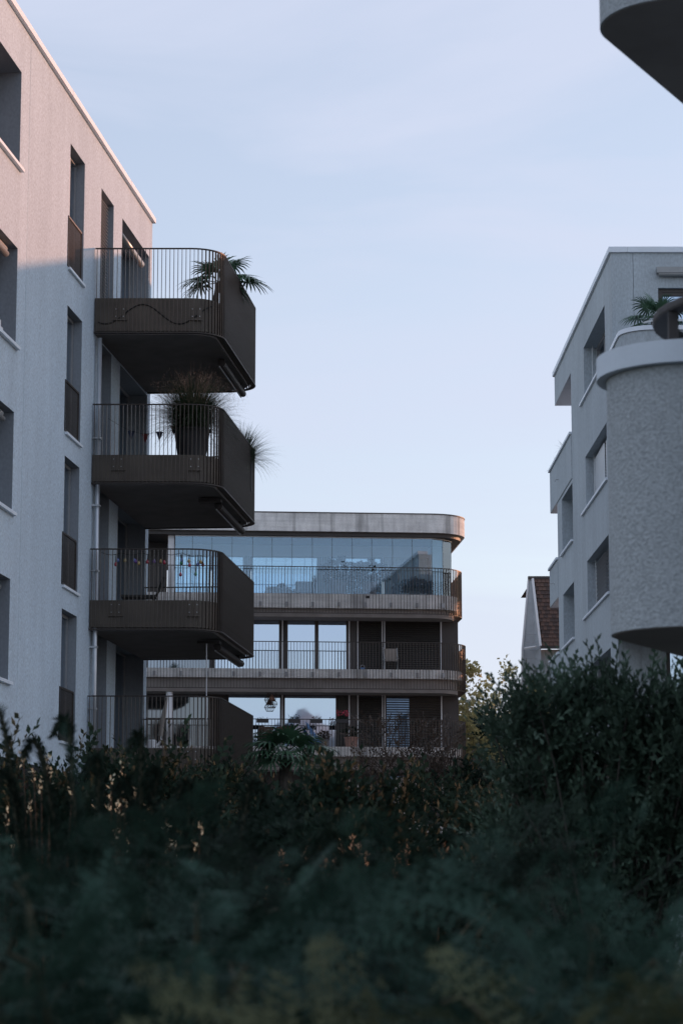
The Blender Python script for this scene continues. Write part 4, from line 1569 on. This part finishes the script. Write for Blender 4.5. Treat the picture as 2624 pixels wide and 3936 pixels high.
# curved steel rail around the roof-terrace palm
root = thing('curved_rail', (RX + 1.0, RY - 2.0, 13.81), 'curved thin steel rail on the terrace parapet in front of the palm', 'rail')
rl = rounded([(RX + .50, RY - 1.2), (RX + .50, RY - 2.2), (RX + 3.0, RY - 2.2)], [.45], 8)
MB().strip(rl, offset(rl, .03), 14.02, 14.07).build('handrail', M['alu'], root)
for k in (0, 6, len(rl) - 1):
    MB().tube([(rl[k][0], rl[k][1], 12.6), (rl[k][0], rl[k][1], 14.02)], .018, 6).build('post', M['steel_dark'], root)
root = palm('fan_palm', (RX + .9, RY - 1.5, 13.05), 'fan palm on the right building terrace, behind the pale curved parapet',
            [((-1, -.1, .45), .50, .52), ((-1, -.3, .05), .50, .42), ((-.5, -.2, .9), .46, .55), ((-.2, .1, 1), .45, .55), ((.25, -.3, .9), .42, .5),
             ((.8, 0, .6), .55, .52), ((.9, -.2, .15), .48, .45), ((.2, -.8, .2), .4, .42), ((-.3, -.8, .3), .4, .45), ((.4, .4, .5), .45, .45)], trunk=(1.05, .07), seed=15)
c = (RX + .9, RY - 1.5, 12.6)
MB().lathe(c, [(.22, 0), (.28, .4), (.30, .4), (.30, .45), (.24, .45)], 16).build('pot', M['pot_dark'], root)
g = np.random.default_rng(17)
V, F = blades(g, (RX + 1.0, RY - 1.7, 13.5), 160, .38, .012, .8, droop=.8, r0=.35)
tag(obj_np('terrace_plant', V, F, M['palm']), 'low tangle of dark blades around the foot of the terrace palm', 'plant')
# little plants on the far balcony parapet
for k, (a, lab) in enumerate(((12.3, 'small dark plant peeping over the high back parapet'), (15.4, 'wispy pale plant at the outer tip of the back parapet'))):
    V, F = blades(np.random.default_rng(80 + k), RS(a, -.15, 13.6), 26, .45, .012, .9, droop=.6)
    tag(obj_np('parapet_plant', V, F, M['palm']), lab, 'plant', 'plants on the back parapet')

# ================================================================== NEAR BUILDING WITH ROUNDED BALCONIES
nb_ = thing('apartment_building', (6, 12, GZ), 'near building at the right edge with rounded roughcast balconies', 'building')
MB().box(3.1, 8.5, 4.5, 15.5, GZ, 9.0).build('wall', M['roughcast'], nb_)
for (zb, zt) in ((1.246, 2.425), (4.146, 5.325)):
    ol = rounded([(3.09, 10.56), (0.985, 10.56), (1.94, 12.36), (3.09, 12.36)], [.36, .40], 24)
    cv = MB().strip(ol, offset(ol, -.14), zb, zt)
    bal = cv.build('balcony', M['roughcast'], nb_, smooth=False)
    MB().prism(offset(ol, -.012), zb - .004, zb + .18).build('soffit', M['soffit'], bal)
    MB().strip(offset(ol, .045), offset(ol, -.18), zt + .003, zt + .105).build('coping', M['coping_near'], bal)
# dark steel ring stand on the coping
c = (2.145, 10.92, 2.53)
root = thing('steel_ring_stand', c, 'dark steel ring on a short post standing on the pale coping of the near balcony', 'ring stand')
mb = MB()
n = 40
prof = [(.70, 0.0), (.70, .045), (.618, .045), (.618, 0.0)]
vs, fs = [], []
for k in range(n):
    a = 2 * math.pi * k / n
    for r_, z in prof:
        vs.append((c[0] + r_ * math.cos(a), c[1] + r_ * math.sin(a) * 1.0, 2.70 + z))
for k in range(n):
    for j in range(4):
        fs.append((k * 4 + j, ((k + 1) % n) * 4 + j, ((k + 1) % n) * 4 + (j + 1) % 4, k * 4 + (j + 1) % 4))
mb.add(vs, fs)
mb.build('ring', M['steel_dark'], root, smooth=False, bevel=.012)
for (dx, dy) in ((-.638, -.20), (.30, -.30), (-.10, .68)):
    MB().box(c[0] + dx - .022, c[0] + dx + .022, c[1] + dy - .02, c[1] + dy + .02, 2.40 if dy > .5 else 2.531, 2.699).build('post', M['steel_dark'], root)

# ================================================================== OLD HOUSE BEHIND
HX, HY = 8.36, 105.0
oh = thing('old_house', (HX, HY + 4, GZ), 'old house with steep red clay tile roof and pale boarded gable between the buildings', 'house')
# steep mansard slope rising from the eave to the ridge, seen on its camera side
mb = MB()
ev, rd = 11.45, 14.55
mb.add([(HX - .55, HY + .9, GZ), (HX + .30, HY - .3, GZ), (HX + .30, HY - .3, ev), (HX + .05, HY + .75, rd), (HX - .12, HY + 1.0, rd), (HX - .45, HY + .9, ev)],
       [(0, 1, 2, 3, 4, 5)])
mb.box(HX + .31, HX + 9, HY + .1, HY + 8, GZ, ev - .1)
mb.build('wall', M['old_wall'], oh)
for (x0, x1, z0, z1) in ((HX - .28, HX - .22, 8.0, 14.4), ):
    pass
mb = MB()
mb.tube([(HX - .50, HY + .8, ev - 3.5), (HX - .42, HY + .8, ev), (HX - .10, HY + .92, rd)], .05, 5)
mb.tube([(HX + .28, HY - .40, ev), (HX + .06, HY + .66, rd)], .06, 5)
mb.tube([(HX - .34, HY + .55, ev + .0), (HX + .12, HY - .15, ev + .0)], .05, 5)
mb.build('barge_board', M['white_trim'], oh)
for k in range(9):
    z = ev - 2.3 + k * .36
    f = (z - ev) / (rd - ev) if z > ev else 0
    MB().box(HX - .38 + .25 * f, HX + .20 - .12 * f, HY + .24 + .5 * f, HY + .26 + .5 * f, z, z + .03).build('board', M['old_wall'], oh)
roofp = MB()
roofp.add([(HX + .30, HY - .30, ev), (HX + 9, HY - .30, ev), (HX + 9, HY + .78, rd), (HX + .07, HY + .78, rd)], [(0, 1, 2, 3)])
roofp.add([(HX + .07, HY + .78, rd), (HX + 9, HY + .78, rd), (HX + 9, HY + 8, rd + .1), (HX + .07, HY + 8, rd + .1)], [(0, 1, 2, 3)])
rf = roofp.build('roof', M['tile_b'], oh)
MB().box(HX - .14, HX + 9, HY + .70, HY + .95, rd + .01, rd + .12).build('ridge_cap', M['panel'], oh)
MB().box(HX + .26, HX + 9, HY - .52, HY - .38, ev - .12, ev - .02).build('gutter', M['panel'], oh)
slope = math.atan2(rd - ev, 1.08)
tm = [box_mesh('clay_tile', .165, .20, .022, M[m_]) for m_ in ('tile', 'tile_b', 'tile')]
g = random.Random(5)
rows = 17
for r_ in range(rows):
    t = (r_ + .5) / rows
    z = ev + (rd - ev) * t
    y = HY - .30 + 1.08 * t
    x_start = HX + .30 - .23 * t + .10
    for k in range(9):
        x = x_start + k * .178 + (.085 if r_ % 2 else 0)
        if x > HX + 1.75:
            continue
        inst('tile', g.choice(tm), (x, y - .035, z + .01), 0, rf, rot=(slope - .13 + g.uniform(-.03, .03), g.uniform(-.02, .02), 0))

# ================================================================== VEGETATION
def sprigs(seed, kind):
    g = np.random.default_rng(seed)
    if kind == 'yew':
        return [frond_template(g, .34, 11, .085, 4, .023, .0021, d_) for d_ in (.25, .45, .10)]
    if kind == 'yew_small':
        return [sprig_template(g, 40, .26, .0020, .024, 58, False, .25, .8) for _ in range(2)]
    if kind == 'olive':
        return [sprig_template(g, n_, .22, w_, l_, a_, True, .12, .9) for n_, w_, l_, a_ in ((12, .011, .050, 52), (9, .009, .056, 45), (14, .012, .040, 60))]
    if kind == 'broad':
        return [sprig_template(g, 9, .22, .020, .065, 60, True, .15, .8) for _ in range(3)]
    if kind == 'tree':
        out = []
        for _ in range(3):
            n = 6
            D_ = g.normal(0, 1, (n, 3)) + np.array([0, .8, 0])
            X_, Y_, Z_ = axes(D_, g)
            T_ = np.array([[0, 0, 0], [-.05, .07, 0], [0, .15, .01], [.05, .07, 0]])
            out.append(tile(T_, np.array([[0, 1, 2, 3]]), g.uniform(-.18, .18, (n, 3)), X_, Y_, Z_, g.uniform(.7, 1.2, n)))
        return out


YEW_SMALL = sprigs(5, 'yew_small')
YEW, OLIVE, BROAD, TREE = sprigs(1, 'yew'), sprigs(2, 'olive'), sprigs(3, 'broad'), sprigs(4, 'tree')


def conifer_bush(pos, w, dp, h, n, seed, label, mat='yew', shoots=(), group='yew bushes close to the camera', sc=(.6, 1.25)):
    """spreading yew: arching limbs set with side shoots of needles"""
    g = np.random.default_rng(seed)
    pos = (pos[0], pos[1], GZ)
    segs, P, D = [], [], []
    limbs = int(16 + 10 * w)
    for i in range(limbs):
        bx = pos[0] + g.uniform(-.35, .35) * w
        by = pos[1] + g.uniform(-.3, .3) * dp
        q = np.array([bx, by, GZ])
        a = g.uniform(0, 2 * math.pi)
        out = np.array([math.cos(a) * w * .5, math.sin(a) * dp * .5, 0]) * g.uniform(.2, .9)
        top = h * (1 - .28 * g.random() ** 1.5) * (1 - .12 * np.linalg.norm(out) / (w * .5))
        K = 12
        pts = []
        for k in range(K + 1):
            t = k / K
            p = q + out * t ** 1.6 + np.array([0, 0, top * math.sin(t * 1.62) / math.sin(1.57)])
            pts.append(p + g.normal(0, .012, 3))
        for k in range(K):
            r = .014 * (1 - k / K) + .003
            segs.append((pts[k], pts[k + 1], r, r * .9))
            if k > 2:
                m_ = max(2, int(n / limbs / (K - 3)))
                for _ in range(m_):
                    tt = g.random()
                    d = (pts[k + 1] - pts[k])
                    d = d / np.linalg.norm(d)
                    b = g.uniform(0, 2 * math.pi)
                    side = np.array([math.cos(b), math.sin(b), g.uniform(-.25, .45)])
                    base = pts[k] * (1 - tt) + pts[k + 1] * tt
                    off = g.uniform(0, .30)
                    P.append(base + side * off)
                    D.append(side * 1.0 + d * .75)
    for (x, y, z, lean) in shoots:      # long leading shoots nodding at the tip
        K = 11
        q = np.array([x - lean[0], y, z - lean[1]])
        pts = []
        for k in range(K + 1):
            t = k / K
            pts.append(q + np.array([lean[0] * (t ** 2.6), 0, lean[1] * (1 - (1 - t) ** 1.5)]) + g.normal(0, .003, 3) - np.array([0, 0, .02 * (t > .93)]))
        for k in range(K):
            segs.append((pts[k], pts[k + 1], .005, .004))
            for _ in range(4 if k > 3 else 9):
                d = pts[k + 1] - pts[k]
                d = d / np.linalg.norm(d)
                P.append(pts[k] + d * g.uniform(0, .1))
                D.append(np.concatenate([g.normal(0, .25 if k > 3 else .8, 3)]) + d)
    wood = tubes_np(segs, 5)
    P, D = np.array(P), np.array(D)
    Dn = D / np.linalg.norm(D, axis=1, keepdims=True)
    keep = P[:, 2] + .36 * np.maximum(Dn[:, 2], 0) < GZ + h + .22
    V, F = scatter(g, P[keep], D[keep], YEW, sc)
    return plant('yew_bush', pos, label, 'bush', wood, (V, F), M['young_twig'], M[mat], group)


conifer_bush((-.50, 4.3), .85, 1.0, 1.72, 520, 101, 'blurred near yew bush filling the lower left corner of the hedge', 'yew_b')
conifer_bush((.10, 3.5), .7, .8, 1.44, 330, 102, 'blurred low yew bush at the bottom centre, closest to the camera', 'yew_tip')
conifer_bush((.55, 4.4), .8, 1.0, 1.64, 480, 103, 'blurred yew bush at the bottom right below the willow-leaved shrub', 'yew_b')
conifer_bush((-.62, 7.6), 1.1, 1.4, 1.94, 640, 104, 'yew bush with long shoots nodding in front of the pale left wall', 'yew')
conifer_bush((.35, 7.0), 1.3, 1.4, 1.74, 640, 105, 'yew bush in the middle of the foreground hedge', 'yew')


def shoot_plant():
    """long nodding yew leaders standing in front of the pale wall"""
    g = np.random.default_rng(55)
    leaders = [((-1.13, 8), .66, .045, .62), ((-.905, 8), .63, -.015, .55), ((-1.02, 8.1), .56, 0, .45), ((-1.10, 8), .45, -.02, .3),
               ((-.80, 8), .50, -.02, .38), ((-.66, 8), .58, -.015, .42), ((-.72, 8.2), .44, .03, .3), ((-.60, 8), .46, .02, .3),
               ((-.50, 8), .42, .03, .3), ((-.42, 8.3), .36, .02, .3), ((-.30, 8), .42, .05, .34), ((.10, 8.4), .30, .04, .3)]
    tips_px = leaders
    k_ = 0
    T = np.array([[-.0028, 0, 0], [.0028, 0, 0], [.0012, .032, 0], [-.0012, .032, 0]])
    for (xy, ztip, nod, L) in tips_px:
        k_ += 1
        K = 20
        pts = []
        x, y = xy
        lean = g.uniform(.06, .16) if x < -.85 else g.uniform(-.08, .08)
        for k in range(K + 1):
            t = k / K
            hx = x + lean * (1 - t) ** .8 + nod * 0
            hz = ztip - L * 1.9 * (1 - t) ** 1.15
            pts.append(np.array([hx, y, hz]))
        # nodding tip
        e = pts[-1].copy()
        s = -1 if x < -.3 else 1
        for k in range(1, 6):
            pts.append(e + np.array([s * .008 * k, 0, .010 * math.sin(k * .75) * 1.2 - .0016 * k * k]))
        segs = [(pts[i], pts[i + 1], .0065, .006) for i in range(len(pts) - 1)]
        P, D = [], []
        for i in range(len(pts) - 1):
            d = pts[i + 1] - pts[i]
            d /= np.linalg.norm(d) + 1e-9
            n = 40 if i >= K - 1 else 44
            for _ in range(n):
                b = g.uniform(0, 6.283)
                P.append(pts[i] + (pts[i + 1] - pts[i]) * g.random())
                D.append(d * .9 + np.array([math.cos(b), math.sin(b), .0]) * .9 + g.normal(0, .1, 3))
        P, D = np.array(P), np.array(D)
        X, Y, Z = axes(D, g)
        V, F = tile(T, np.array([[0, 1, 2, 3]]), P, X, Y, Z, g.uniform(.7, 1.15, len(P)))
        # side shoots in the lower half
        SP, SD = [], []
        for i in range(0, 14):
            for _ in range(3):
                b = g.uniform(0, 6.283)
                SP.append(pts[i] + g.normal(0, .01, 3))
                SD.append(np.array([math.cos(b) * .7, math.sin(b) * .7, .9]))
        V2, F2 = scatter(g, np.array(SP), np.array(SD), YEW_SMALL, (.35, .75))
        V3, F3 = tubes_np(segs, 4)
        yield np.vstack([V, V2]), np.vstack([F, F2 + len(V)]), (V3, F3)


first = bpy.data.objects['yew_bush.003']
for V, F, wd in shoot_plant():
    obj_np('shoot', V, F, M['yew'], first)
    obj_np('shoot_stem', wd[0], wd[1], M['young_twig'], first)


def leafy(name, pos, h, spread, r0, seed, label, cat, temps, leaf_mat, per, jit, sc, group=None, levels=4, kids=3, wood='bark', stem='trunk', crown='crown', stretch=(1, 1, 1), up=.55, first=.35, droop=0.0):
    g = np.random.default_rng(seed)
    segs, tips = grow(g, (0, 0, 0), h, spread, r0, levels, kids, up, (0, 0), first)
    zmax = max(t[0][2] for t in tips)
    k = h / zmax
    S_ = np.array([k * stretch[0], k * stretch[1], k])
    base = np.array([pos[0], pos[1], GZ])
    segs = [(a * S_ + base, b * S_ + base, r1, r2) for a, b, r1, r2 in segs]
    tips = [(a * S_ + base, d) for a, d in tips]
    V, F = foliage_on(g, tips, per, jit, temps, sc, out_c=base + np.array([0, 0, h * .5]), droop=droop)
    wd = tubes_np(segs, 6)
    return plant(name, tuple(base), label, cat, wd, (V, F), M[wood], M[leaf_mat], group, stem, crown)


# willow-leaved shrub on the right, in front of the grey building
def big_shrub(pos, blobs, n, seed, label, temps, mat, sc, name='shrub', cat='shrub', wood='bark', fan=0, group=None):
    """multi-stemmed shrub: stems run from the root to every leafy blob"""
    g = np.random.default_rng(seed)
    root = np.array([pos[0], pos[1], GZ])
    segs, P, D = [], [], []
    tot = sum(b[3] ** 2 for b in blobs)
    for (x, y, z, r) in blobs:
        c = np.array([x, y, z])
        m_ = fan or max(3, int(3 + 8 * r))
        for i in range(m_):
            u = g.normal(0, 1, 3)
            u /= np.linalg.norm(u)
            if u[2] < -.3:
                u[2] *= -.5
            e = c + u * r * np.array([1, 1, .95]) * g.uniform(.75, 1.08)
            a = root + np.array([g.uniform(-.15, .15), g.uniform(-.15, .15), 0])
            K = 9
            pts = []
            for k in range(K + 1):
                t = k / K
                h_ = np.linalg.norm(e - a)
                bend = np.array([math.sin(t * 5.1 + i * 1.7) * .035, math.cos(t * 4.3 + i) * .035, .0]) * h_
                f_ = t ** 1.5
                pts.append(np.array([a[0] * (1 - f_) + e[0] * f_, a[1] * (1 - f_) + e[1] * f_, a[2] * (1 - t) + e[2] * t]) + bend * t * (1 - t) * 3)
            for k in range(K):
                rr = .020 * (1 - k / K) ** 1.2 + .0035
                segs.append((pts[k], pts[k + 1], rr, rr * .9))
            cnt = int(n * r * r / tot / m_)
            for _ in range(cnt):
                t = g.uniform(0, 1) ** .6
                q = c * (1 - t) + e * t + g.normal(0, r * .16, 3)
                if fan or g.random() < .35:
                    v_ = g.normal(0, 1, 3)
                    q = c + v_ / np.linalg.norm(v_) * r * g.random() ** .45 * (1 + .25 * math.sin(7 * v_[0] + 5 * v_[2]))
                P.append(q)
                dd = (q - c) / r
                D.append(dd * .8 + np.array([0, 0, .75]) + g.normal(0, .4, 3))
    wd = tubes_np(segs, 5)
    V, F = scatter(g, np.array(P), np.array(D), temps, sc)
    return plant(name, tuple(root), label, cat, wd, (V, F), M[wood], M[mat], group)


big_shrub((1.55, 13.6), [(1.18, 13.4, 0.99, .20), (1.36, 13.5, 1.05, .20), (1.55, 13.4, 1.07, .22), (1.80, 13.3, 0.89, .24), (2.02, 13.5, 1.02, .26),
                         (1.28, 13.6, 0.75, .24), (1.55, 13.5, 0.72, .30), (1.86, 13.6, 0.67, .30), (1.02, 13.4, 0.67, .17), (.93, 13.3, .92, .13), (1.05, 13.3, 1.05, .12), (.90, 13.4, .40, .13), (.84, 13.4, .16, .12), (1.14, 13.5, 0.47, .18),
                         (1.40, 13.5, 0.43, .26), (1.75, 13.6, 0.37, .30), (1.1, 13.5, 0.23, .14), (1.35, 13.5, 0.05, .24), (1.7, 13.6, 0.00, .3), (2.0, 13.6, 0.25, .3),
                         (1.3, 13.5, -0.30, .24), (1.65, 13.6, -0.45, .3), (2.0, 13.6, 0.55, .3)],
          3200, 201, 'tall willow-leaved shrub on the right, in front of the grey building', OLIVE, 'olive', (.85, 1.4))
# wide dark shrubs filling the garden floor between the buildings
rngb = np.random.default_rng(300)


def dome(x, y, w, h, k, seed):
    g = np.random.default_rng(seed)
    out = []
    for i in range(k):
        a = g.uniform(0, 6.283)
        r = g.uniform(.1, .5)
        cx, cy = x + math.cos(a) * w * r, y + math.sin(a) * w * r
        t = 1 - (r / .62) ** 2
        out.append((cx, cy, GZ + h * g.uniform(.30, .86) * (0.55 + .45 * t), w * g.uniform(.13, .2)))
    for i in range(5):
        out.append((x + w * (i - 2) * .2, y - .2, GZ + h * (.86 - .10 * abs(i - 2) * g.uniform(.4, 1.2)), w * .14))
    return out


def mid(x, y, w, h, n, seed, label, mat='dark_leaf', temps=None, sc=(.8, 1.4), k=16, name='shrub', wood='twig'):
    return big_shrub((x, y), dome(x, y, w, h, k, seed), n, seed, label, temps or BROAD, mat, sc, name, 'shrub', wood, group='dark shrubs filling the garden')


mid(-2.2, 15.5, 2.4, 2.55, 2700, 301, 'dark shrub with cream flower spikes in front, left below the lowest balcony')
mid(-.15, 16.5, 2.6, 2.5, 2700, 302, 'dark shrub below the centre building, above the dry orange grass')
mid(1.1, 19.0, 2.2, 2.45, 2200, 303, 'dark shrub between the centre hedge and the willow-leaved shrub')
mid(-2.2, 27.0, 3.6, 3.35, 2300, 304, 'dense dark shrub hiding the foot of the lowest balcony', sc=(1.1, 1.9))
mid(1.0, 30.0, 3.6, 3.25, 2300, 305, 'dense dark shrub in front of the fan palm and the lower terrace', sc=(1.1, 1.9))
mid(3.3, 36.0, 3.2, 3.7, 2000, 306, 'dark shrub behind the willow-leaved shrub at the foot of the grey building', sc=(1.1, 1.9))
mid(-1.75, 38.0, 2.2, 4.1, 1500, 307, 'round dark shrub just left of the garden fan palm', sc=(1.1, 1.9), mat='yew')
mid(4.1, 52.0, 3.4, 6.5, 3200, 308, 'tall dark bush with bare twigs right of the centre building', sc=(1.2, 2.0), mat='dark_leaf')
mid(-6.0, 34.0, 2.6, 3.4, 1400, 309, 'dark shrub against the base of the left building', sc=(1.1, 1.9))
mid(2.0, 48.0, 3.0, 4.2, 1500, 310, 'low dark shrub under the brown-leaved tree', sc=(1.2, 2.0))
mid(5.6, 50.0, 2.6, 4.8, 1500, 311, 'dark green bush at the foot of the old house', sc=(1.2, 2.0), mat='mid_leaf')

palm('fan_palm', (-1.10, 47.0, GZ), 'green fan palm growing in the garden before the lower balcony',
     [((-1, -.2, .25), .45, .62), ((-.8, -.4, .55), .4, .62), ((-.4, -.6, .8), .35, .6), ((.1, -.6, .9), .35, .6), ((.5, -.5, .6), .4, .62),
      ((.9, -.2, .35), .55, .62), ((1, -.1, .05), .6, .6), ((-1, .2, .02), .45, .6), ((0, -1, .25), .35, .6), ((-.5, .5, .5), .4, .6), ((.6, .5, .4), .4, .6),
      ((.6, -.6, -.15), .4, .55), ((-.6, -.6, -.15), .4, .55)], trunk=(4.62, .12), seed=25)

leafy('small_tree', (1.85, 60.0), 6.25, .85, .05, 401, 'thin small tree with sparse brown-red leaves in front of the lower balcony', 'tree', BROAD, 'red_leaf', 1, .11, (.8, 1.4), levels=5, kids=3, wood='twig', stretch=(.85, .7, 1), first=.30)
leafy('bare_shrub', (3.95, 44.0), 4.6, .7, .03, 402, 'leafless twiggy shrub of pale branches right of the centre building', 'shrub', BROAD, 'red_leaf', 1, .1, (.5, .8), levels=5, kids=2, wood='bark', first=.3)
leafy('bare_shrub', (-.62, 43.0), 3.7, .5, .018, 403, 'few pale bare stems below the right edge of the fan palm', 'shrub', BROAD, 'dark_leaf', 1, .1, (.4, .6), levels=3, kids=3, wood='bark', first=.5)


# sunlit trees beyond
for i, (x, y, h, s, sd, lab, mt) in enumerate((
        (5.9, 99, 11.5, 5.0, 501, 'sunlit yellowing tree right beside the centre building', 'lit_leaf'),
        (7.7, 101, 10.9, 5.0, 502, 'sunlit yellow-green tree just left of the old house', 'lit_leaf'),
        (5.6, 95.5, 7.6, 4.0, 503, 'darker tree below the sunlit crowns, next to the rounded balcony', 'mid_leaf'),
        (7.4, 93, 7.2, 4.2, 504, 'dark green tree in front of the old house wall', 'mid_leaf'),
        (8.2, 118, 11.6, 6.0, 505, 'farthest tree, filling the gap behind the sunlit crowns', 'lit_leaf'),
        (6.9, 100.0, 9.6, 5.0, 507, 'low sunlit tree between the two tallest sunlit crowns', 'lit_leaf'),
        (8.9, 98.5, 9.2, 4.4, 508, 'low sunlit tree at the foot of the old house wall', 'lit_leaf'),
        (11.6, 97.2, 16.4, 3.6, 506, 'added unseen tall tree behind the grey right building, shading the centre balconies', 'mid_leaf'))):  # last tree is unseen, added to keep sun off the centre balcony rails
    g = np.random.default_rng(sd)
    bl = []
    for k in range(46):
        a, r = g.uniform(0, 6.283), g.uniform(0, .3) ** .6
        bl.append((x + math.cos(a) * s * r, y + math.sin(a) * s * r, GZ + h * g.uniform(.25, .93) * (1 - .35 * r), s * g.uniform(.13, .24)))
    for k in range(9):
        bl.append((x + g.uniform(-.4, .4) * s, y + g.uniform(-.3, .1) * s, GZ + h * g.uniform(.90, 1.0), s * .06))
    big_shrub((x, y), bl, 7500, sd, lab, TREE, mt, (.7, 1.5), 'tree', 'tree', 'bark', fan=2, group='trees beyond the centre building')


# cream flower spikes and dry straw tufts
def flower_patch(spots, seed, label, name, cat, leafmat, headmat, L, heads, group, hs=1.0):
    g = np.random.default_rng(seed)
    for j, (x, y, z, lab) in enumerate(spots):
        root = thing(name, (x, y, GZ), lab, cat, group)
        segs, P, D = [], [], []
        for i in range(heads):
            a = np.array([x + g.normal(0, .05), y + g.normal(0, .1), GZ])
            e = np.array([x + g.normal(0, .09), y + g.normal(0, .12), z + g.uniform(-.22, .04)])
            segs.append((a, e, .004, .003))
            for k in range(9):
                P.append(e - np.array([0, 0, g.uniform(0, L)]) + g.normal(0, .007, 3))
                D.append(g.normal(0, .6, 3) + np.array([0, 0, .8]))
        V, F = tubes_np(segs, 4)
        obj_np('stems', V, F, M['twig'], root, (x, y, GZ))
        V, F = scatter(g, np.array(P), np.array(D), [leaf_template(.006 * hs, .028 * hs)], (.7, 1.2))
        obj_np('flower_heads', V, F, M[headmat], root, (x, y, GZ))


flower_patch([(-1.27, 13.4, .80, 'cream flower spikes in front of the lowest balcony, the brightest and widest clump'),
              (-1.62, 13.6, .86, 'small cream flower spikes left of the widest clump, nearest the pale wall'),
              (-1.78, 13.2, .60, 'drooping cream flower clump at the foot of the pale wall'),
              (-1.10, 13.2, .60, 'cream flower clump just below and right of the brightest one'),
              (-.92, 13.0, .50, 'lowest cream flower spikes, rightmost of the clumps')], 601, '', 'flowering_plant', 'flowers', 'twig', 'blossom', .09, 7, 'cream flower spikes in the hedge')
flower_patch([(-.30, 13.6, .36, 'single clump of orange straw, leftmost in the dark hedge'),
              (-.13, 13.6, .38, 'orange straw tuft, second from the left in the dark hedge'),
              (.09, 13.7, .36, 'pale orange straw tuft, small and dim in the middle of the row'),
              (.26, 13.6, .40, 'widest and brightest orange straw tuft in the dark hedge'),
              (.47, 13.7, .37, 'rightmost orange straw tuft, close to the willow-leaved shrub')], 602, '', 'straw_tuft', 'dry grass', 'straw', 'straw', .09, 4, 'orange straw tufts', 1.0)
